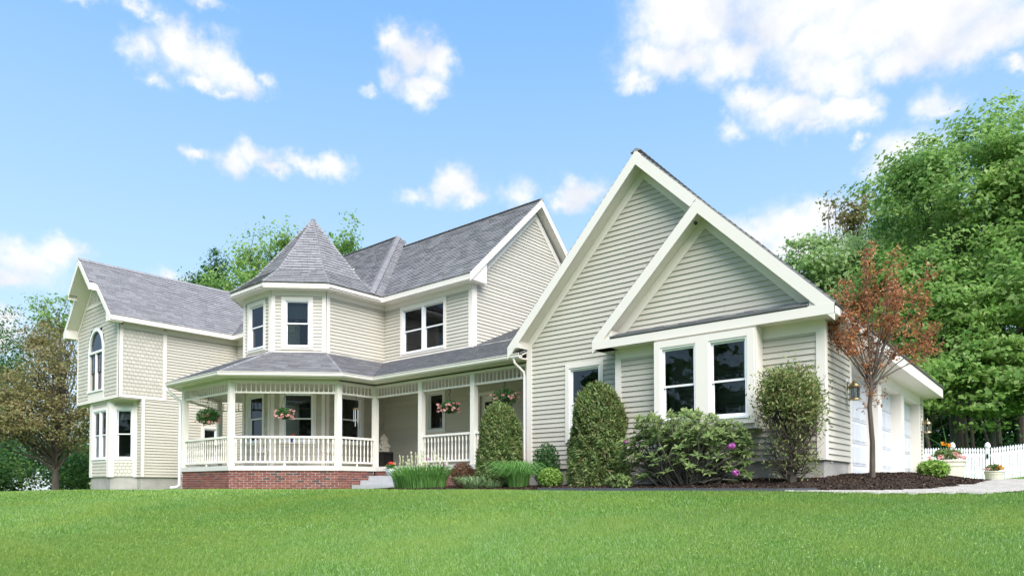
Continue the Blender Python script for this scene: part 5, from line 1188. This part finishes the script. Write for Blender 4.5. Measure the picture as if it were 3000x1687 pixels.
# ------------------------------------------------------------ fence
FN = thing('picket_fence', 'white picket fence with two round-topped posts beyond the garage', 'fence', (-3.25, 24.16, .2))
def picket_mesh():
    w = .029; z = 1.0
    pts = [(-w, 0), (w, 0), (w, z - .17), (w * .55, z - .15), (w * .98, z - .09), (w * .75, z - .04), (0, z), (-w * .75, z - .04), (-w * .98, z - .09), (-w * .55, z - .15), (-w, z - .17)]
    mb = MB(); mb.prism([(a, 0, b) for a, b in pts], (0, .022, 0)); me = bpy.data.meshes.new('picket'); me.from_pydata(mb.v, [], mb.f); me.materials.append(M['white']); return me
me_p = picket_mesh()
def fence_run(a, b, za, zb, n):
    a, b = V(*a, 0), V(*b, 0); d = (b - a).normalized(); ang = math.atan2(d.y, d.x)
    for i in range(n):
        t_ = (i + .5) / n; p = a + (b - a) * t_; z = za + (zb - za) * t_
        o = link(me_p, 'picket', None, FN); o.location = (p.x, p.y, z); o.rotation_euler = (0, 0, ang)
    nn = d.cross(UP)
    for h in (.26, .76): part('rail', 'white', lambda mb: mb.beam(a - nn * .035 + UP * (za + h), b - nn * .035 + UP * (zb + h), .03, .07), FN)
Q1, Q2 = (-3.25, 24.16), (-2.45, 24.85)
fence_run((-4.0, 23.52), (-3.30, 24.12), .17, .17, 12); fence_run((-3.19, 24.21), (-2.51, 24.80), .17, .17, 11); fence_run((-2.38, 24.92), (1.4, 28.1), .18, .78, 62)
for k, q in enumerate((Q1, Q2)):
    p_ = part('post', 'white', lambda mb: mb.box(q[0] - .05, q[0] + .05, q[1] - .05, q[1] + .05, .0, 1.19), FN)
    part('post_cap', 'white', lambda mb: mb.lathe((q[0], q[1], 0), [(.075, 1.185), (.08, 1.2), (.078, 1.24), (.062, 1.29), (.035, 1.325), (.004, 1.34)], 10), p_)
part('gate_hinge', 'black', lambda mb: (mb.box(-2.475, -2.425, 24.775, 24.80, .86, .90), mb.box(-2.47, -2.43, 24.778, 24.80, .93, .99), mb.box(-2.475, -2.425, 24.775, 24.80, .90, .93)), FN)
# ------------------------------------------------------------ planters
def planter(label, c, R_, H, tall, group='cream planters by the fence'):
    t = thing('planter', label, 'planter', c, group); cx, cy, cz = c
    part('pot', 'planter', lambda mb: mb.lathe(c, [(R_ * .80, 0), (R_ * .82, .02), (R_ * .92, H * .70), (R_ * .95, H * .71), (R_ * .96, H * .74), (R_ * .965, H * .9), (R_ * 1.03, H * .92), (R_ * 1.03, H), (R_ * .9, H), (R_ * .88, H - .04)], 20), t)
    b = np.array(c) + [0, 0, H]; n = int(500 * R_ / .4)
    p = ellipsoid_pts(n, b + [0, 0, tall * .3], (R_ * .85, R_ * .8, tall * .34), .3)
    poly_mesh('foliage', leaf_quads(p, rng.normal(size=p.shape) + [0, 0, .8], .085 * (R_ / .4) ** .5, .045), 4, 'leaf_rhodo', t)
    return t, b
t, b = planter('big cream planter of pink and orange flowers beside the garage end', (-3.10, 22.1, .12), .44, .62, .5)
for m, pts in (('pink', [(-.36, -.2, .06), (.22, -.25, .16), (.30, -.2, .10), (.4, -.1, .05), (-.1, -.3, .08)]), ('orange', [(-.06, -.1, .46), (.04, -.05, .40)])):
    for q in pts: f = ellipsoid_pts(26, b + q, (.07, .07, .05), .6); poly_mesh('flower', leaf_quads(f, rng.normal(size=f.shape) + [0, 0, .5], .06, .045), 4, m, t)
mb = MB()
for lx, h in ((-.05, .95), (.1, .6), (-.3, .75)): mb.tube([b, b + [lx * .6, 0, h * .6], b + [lx * 2, 0, h]], [.006, .005, .002], 4)
mb.build('stalk', 'blade', t)
t, b = planter('small cream planter of pink and yellow flowers below the right fence post', (-2.08, 22.45, .10), .23, .33, .28)
for m, pts in (('pink', [(-.18, -.1, .05), (-.1, -.15, .06)]), ('orange', [(.15, -.1, .12), (.19, -.12, .06), (.1, -.1, .08)])):
    for q in pts: f = ellipsoid_pts(18, b + q, (.045, .045, .035), .6); poly_mesh('flower', leaf_quads(f, rng.normal(size=f.shape) + [0, 0, .5], .05, .035), 4, m, t)
mb = MB(); mb.tube([b, b + [-.01, 0, .16], b + [.03, 0, .3]], [.008, .005, .002], 4); mb.tube([b, b + [.03, 0, .2]], [.006, .002], 4); mb.build('stalk', 'bark', t)
# ------------------------------------------------------------ wall lanterns
def lantern(s, z, label):
    base = f3(s, .0, z); c = f3(s, .17, z); t = thing('wall_lantern', label, 'lantern', tuple(base), 'brass lanterns on the garage wall')
    part('back_plate', 'white', lambda mb: fbox(mb, f3, s - .055, s + .055, .021, .034, z - .0, z + .36), t)
    part('bracket', 'brass', lambda mb: (fbox(mb, f3, s - .03, s + .03, .034, .05, z + .14, z + .3), mb.tube([f3(s, .04, z + .22), f3(s, .1, z + .16), f3(s, .15, z + .2), f3(s, .17, z + .26)], .012, 6)), t)
    part('lantern_cap', 'brass', lambda mb: mb.lathe(c, [(.105, .19), (.11, .2), (.09, .24), (.06, .275), (.035, .285), (.05, .29), (.05, .298), (.02, .305), (.014, .34), (.006, .36)], 12), t)
    part('lantern_base', 'brass', lambda mb: mb.lathe(c, [(.03, -.07), (.118, -.05), (.112, -.03), (.095, -.02)], 12), t)
    for k in range(6):
        a = k * math.pi / 3; d = V(math.cos(a), math.sin(a), 0) * .09; part('lantern_bar', 'brass', lambda mb: mb.tube([c + d + UP * -.025, c + d + UP * .195], .006, 4), t)
    part('lantern_glass', 'glass', lambda mb: mb.lathe(c, [(.078, -.02), (.078, .19)], 12), t)
    part('bulb', 'white', lambda mb: mb.lathe(c, [(.012, -.02), (.014, .06), (.02, .09), (.004, .13)], 8), t)
lantern(1.45, 1.70, 'brass lantern beside the nearest garage door'); lantern(10.22, 1.62, 'brass lantern at the far end of the garage wall near the picket fence')
# ------------------------------------------------------------ hanging baskets and chimes
def basket(label, top, z, R_, dense, spread, pinks):
    x, y = top; t = thing('hanging_basket', label, 'hanging basket', (x, y, z), 'hanging flower baskets along the porch')
    part('hook', 'black', lambda mb: mb.tube([(x, y, 2.70), (x + .03, y, 2.66), (x + .03, y, 2.60), (x - .02, y, 2.57), (x - .02, y, 2.53)], .011, 5), t)
    for k in range(3):
        a = k * 2.09; part('hanger_wire', 'black', lambda mb: mb.tube([(x - .02, y, 2.55), (x + .13 * math.cos(a), y + .13 * math.sin(a), z + .06)], .004, 3), t)
    part('bowl', 'dark', lambda mb: mb.lathe((x, y, z), [(.05, -.12), (.12, -.06), (.15, .04), (.13, .05)], 10), t)
    c = np.array((x, y, z)); p = ellipsoid_pts(dense, c + [0, 0, .04], (R_, R_, R_ * .72), .35)
    poly_mesh('foliage', leaf_quads(p, rng.normal(size=p.shape) + [0, 0, .6], .055, .036), 4, 'leaf_dark', t)
    for k in range(pinks):
        a = random.random() * 6.28; d = random.uniform(.7, 1.1) * R_ * spread
        q = c + [math.cos(a) * d, math.sin(a) * d, random.uniform(-.22, .1) if spread < 1.05 else random.uniform(-.1, .16)]
        f = ellipsoid_pts(9, q, (.035, .035, .03), .5); poly_mesh('blossom', leaf_quads(f, rng.normal(size=f.shape), .045, .034), 4, 'pink', t)
basket('fullest dark green hanging basket, pink blossoms trailing below, at the left porch bay', (-20.35, 9.75), 2.08, .34, 1900, .95, 34)
basket('hanging basket of pink flowers before the wide centre turret window', (-17.84, 10.79), 2.08, .24, 800, 1.1, 36)
basket('hanging basket of pink blossoms before the small lit window', (-13.50, 13.2), 2.16, .26, 900, 1.15, 44)
basket('wide hanging basket of pink flowers above the porch evergreen', (-11.50, 13.2), 2.24, .36, 800, 1.1, 24)
t = thing('wind_chimes', 'metal wind chimes with a round wooden top hanging from the porch', 'wind chimes', (-16.75, 12.5, 2.2))
part('hook', 'black', lambda mb: mb.tube([(-16.75, 12.5, 2.70), (-16.75, 12.5, 2.52), (-16.75, 12.5, 2.46)], .008, 5), t)
part('wooden_top', 'wood', lambda mb: mb.lathe((-16.75, 12.5, 2.31), [(.09, 0), (.1, .012), (.09, .025)], 12), t)
for k in range(3): a = k * 2.09; part('cord', 'black', lambda mb: mb.tube([(-16.75, 12.5, 2.47), (-16.75 + .08 * math.cos(a), 12.5 + .08 * math.sin(a), 2.33)], .004, 3), t)
for k in range(5): a = k * 1.257 + .3; l_ = (.32, .40, .46, .36, .5)[k]; part('chime_tube', 'chime', lambda mb: mb.tube([(-16.75 + .065 * math.cos(a), 12.5 + .065 * math.sin(a), 2.30), (-16.75 + .065 * math.cos(a), 12.5 + .065 * math.sin(a), 2.30 - l_)], .012, 6), t)
part('clapper', 'wood', lambda mb: mb.lathe((-16.75, 12.5, 2.0), [(.03, 0), (.035, .01), (.03, .02)], 10), t)
# ------------------------------------------------------------ things standing on the porch and steps
t = thing('birdhouse', 'white wooden birdhouse with a steeple on a black stand', 'birdhouse', (-17.55, 14.2, 1.13))
def bh(mb):
    x, y, z = -17.55, 14.2, 1.13
    mb.prism([(x - .13, y - .1, z), (x + .13, y - .1, z), (x + .13, y - .1, z + .2), (x, y - .1, z + .33), (x - .13, y - .1, z + .2)], (0, .22, 0))
part('body', 'planter', bh, t)
part('tower', 'planter', lambda mb: mb.prism([(-17.62, 14.12, 1.36), (-17.47, 14.12, 1.36), (-17.47, 14.12, 1.54), (-17.545, 14.12, 1.63), (-17.62, 14.12, 1.54)], (0, .16, 0)), t)
part('chimney', 'planter', lambda mb: mb.box(-17.575, -17.52, 14.17, 14.23, 1.58, 1.70), t)
for sg in (-1, 1):
    part('roof_board', 'planter', lambda mb: mb.prism([(-17.55, 14.085, 1.475), (-17.55 + sg * .17, 14.085, 1.31), (-17.55 + sg * .17, 14.085, 1.29), (-17.55, 14.085, 1.455)], (0, .25, 0)), t)
    part('roof_board', 'planter', lambda mb: mb.prism([(-17.545, 14.10, 1.645), (-17.545 + sg * .1, 14.10, 1.53), (-17.545 + sg * .1, 14.10, 1.515), (-17.545, 14.10, 1.63)], (0, .2, 0)), t)
for x, z, r_ in ((-17.545, 1.50, .022), (-17.54, 1.36, .024), (-17.57, 1.22, .026)): part('entrance_hole', 'black', lambda mb: mb.tube([(x, 14.075 if z < 1.4 else 14.112, z), (x, 14.102 if z < 1.4 else 14.125, z)], r_, 8), t)
t = thing('plant_stand', 'low black stand holding the birdhouse on the porch', 'stand', (-17.55, 14.2, .61))
part('top', 'black', lambda mb: mb.box(-17.76, -17.34, 14.02, 14.42, 1.09, 1.13), t)
for a, b in ((-17.74, 14.04), (-17.36, 14.04), (-17.74, 14.40), (-17.36, 14.40)): part('leg', 'black', lambda mb: mb.box(a - .02, a + .02, b - .02, b + .02, .61, 1.09), t)
part('panel', 'black', lambda mb: mb.box(-17.72, -17.38, 14.06, 14.38, .66, 1.08), t)
t = thing('flower_pot', 'blue and white ceramic pot of red geraniums on the top step', 'flower pot', (-15.72, 12.98, .335))
pc = V(-15.72, 12.98, .335)
part('pot', 'pot', lambda mb: mb.lathe(pc, [(.07, 0), (.115, .03), (.15, .10), (.148, .15), (.12, .205)], 16), t)
part('rim', 'potrim', lambda mb: mb.lathe(pc, [(.121, .2), (.135, .215), (.135, .235), (.11, .24)], 16), t)
p = ellipsoid_pts(160, tuple(pc + UP * .29), (.14, .13, .06), .3); poly_mesh('foliage', leaf_quads(p, rng.normal(size=p.shape) + [0, 0, .8], .06, .045), 4, 'leaf_dark', t)
for q in ((-.11, -.05, .29), (.02, -.06, .36), (.1, .0, .34), (.0, .05, .37)):
    f = ellipsoid_pts(22, tuple(pc + V(*q)), (.045, .045, .035), .6); poly_mesh('blossom', leaf_quads(f, rng.normal(size=f.shape) + [0, 0, .5], .045, .04), 4, 'redflower', t)
# porch table and chairs
t = thing('porch_table', 'small round iron table on the porch before the turret window', 'table', (-18.55, 11.45, .61))
tc_ = V(-18.55, 11.45, .61)
part('tabletop', 'wire', lambda mb: mb.lathe(tc_, [(.34, .69), (.35, .70), (.35, .715), (.34, .72)], 20), t)
for k in range(3):
    a = k * 2.094 + .5; d = V(math.cos(a), math.sin(a), 0); part('leg', 'wire', lambda mb: mb.tube([tc_ + d * .3, tc_ + d * .2 + UP * .12, tc_ + d * .1 + UP * .36, tc_ + d * .22 + UP * .69], .013, 5), t)
part('stretcher_ring', 'wire', lambda mb: mb.tube([tc_ + V(.15 * math.cos(a * .524), .15 * math.sin(a * .524), .3) for a in range(13)], .009, 5), t)
def chair(label, c, ang):
    t = thing('porch_chair', label, 'chair', tuple(c), 'iron chairs on the porch')
    L = lambda x, y, z: c + V(x * math.cos(ang) - y * math.sin(ang), x * math.sin(ang) + y * math.cos(ang), z)
    part('seat', 'wire', lambda mb: mb.lathe(c, [(.19, .43), (.2, .44), (.2, .455), (.19, .46)], 14), t)
    for x, y in ((-.15, -.14), (.15, -.14), (-.14, .15), (.14, .15)): part('leg', 'wire', lambda mb: mb.tube([L(x * 1.35, y * 1.35, 0), L(x * .9, y * .9, .2), L(x, y, .44)], .013, 5), t)
    part('back_frame', 'wire', lambda mb: mb.tube([L(-.16, .16, .45), L(-.2, .2, .68), L(-.15, .22, .86), L(0, .23, .93), L(.15, .22, .86), L(.2, .2, .68), L(.16, .16, .45)], .014, 5), t)
    for x in (-.1, 0, .1): part('back_loop', 'wire', lambda mb: mb.tube([L(x * .4, .17, .46), L(x - .045, .2, .66), L(x, .22, .8), L(x + .045, .2, .66), L(x * .4, .17, .46)], .010, 5), t)
chair('looped-back iron chair left of the porch table', V(-19.32, 10.95, .61), .9); chair('looped-back iron chair right of the porch table', V(-17.83, 12.15, .61), -.2)
t = thing('vase', 'deep blue vase with a red flower on the porch table', 'vase', (-18.55, 11.45, 1.33))
part('vase_body', 'blue', lambda mb: mb.lathe((-18.55, 11.45, 1.33), [(.045, 0), (.055, .06), (.05, .15), (.055, .19), (.04, .195)], 12), t)
f = ellipsoid_pts(40, (-18.47, 11.47, 1.54), (.06, .06, .05), .5); poly_mesh('flower', leaf_quads(f, rng.normal(size=f.shape), .05, .045), 4, 'redflower', t)
part('stem', 'blade', lambda mb: mb.tube([(-18.55, 11.45, 1.4), (-18.5, 11.46, 1.54)], .005, 4), t)
# lamp behind the small porch window, candles in the bay
t = thing('table_lamp', 'lit orange lamp shade behind the small porch window', 'lamp', (-15.95, 15.5, 1.5))
part('lamp_shade', 'lamp', lambda mb: mb.lathe((-15.95, 15.5, 1.86), [(.10, 0), (.17, .0), (.13, .34), (.10, .34)], 14), t)
part('lamp_base', 'brass', lambda mb: mb.lathe((-15.95, 15.5, 1.5), [(.08, 0), (.05, .1), (.02, .2), (.02, .4)], 10), t)
for x, lab, lit in ((-5.98, 'slim window candle with a glowing tip in the left bay window', 1), (-5.05, 'slim unlit window candle in the right bay window', 0)):
    t = thing('window_candle', lab, 'candle', (x, 12.5, 1.17), 'candles in the bay window')
    part('candle_stick', 'white', lambda mb: mb.lathe((x, 12.5, 1.17), [(.035, 0), (.03, .02), (.009, .04), (.009, .26 if lit else .32)], 8), t)
    part('bulb', 'candle' if lit else 'white', lambda mb: mb.lathe((x, 12.5, 1.43 if lit else 1.49), [(.006, 0), (.011, .015), (.002, .045)], 8), t)

def lawn_litter(n, spread):
    dep = rng.uniform(5, 13, n); lat = (rng.random(n) * 2 - 1) * .75 * dep; X = lat * RV.x + dep * FH.x; Y = lat * RV.y + dep * FH.y
    ok = (dep < np.interp(lat, LATS, DCS) - .3); X, Y = X[ok], Y[ok]
    c = np.stack([X, Y, ground_np(X, Y) + .022], -1); return leaf_quads(c, rng.normal(size=c.shape) * .3 + [0, 0, 1], rng.uniform(.03, .055, len(c)), rng.uniform(.02, .035, len(c)))
poly_mesh('fallen_leaves', lawn_litter(9, 1), 4, 'orange', kind='stuff')
def clover(n):
    k = 60; cd_ = rng.uniform(5.2, 12, k); cl = (rng.random(k) * 2 - 1) * .72 * cd_; i = rng.integers(0, k, n); r_ = rng.uniform(.15, .5, k)
    dep = cd_[i] + rng.normal(size=n) * r_[i]; lat = cl[i] + rng.normal(size=n) * r_[i] * 1.6; X = lat * RV.x + dep * FH.x; Y = lat * RV.y + dep * FH.y
    ok = (dep < np.interp(lat, LATS, DCS)) & (dep > 4.6) & ~inpoly(X, Y, BED) & ~inpoly(X, Y, PATH); X, Y = X[ok], Y[ok]
    c = np.stack([X, Y, ground_np(X, Y) + rng.uniform(.005, .022, len(X))], -1); return leaf_quads(c, rng.normal(size=c.shape) * .45 + [0, 0, 1], rng.uniform(.012, .024, len(c)), rng.uniform(.010, .018, len(c)))
poly_mesh('clover', clover(9000), 4, 'leaf_lime', kind='stuff')
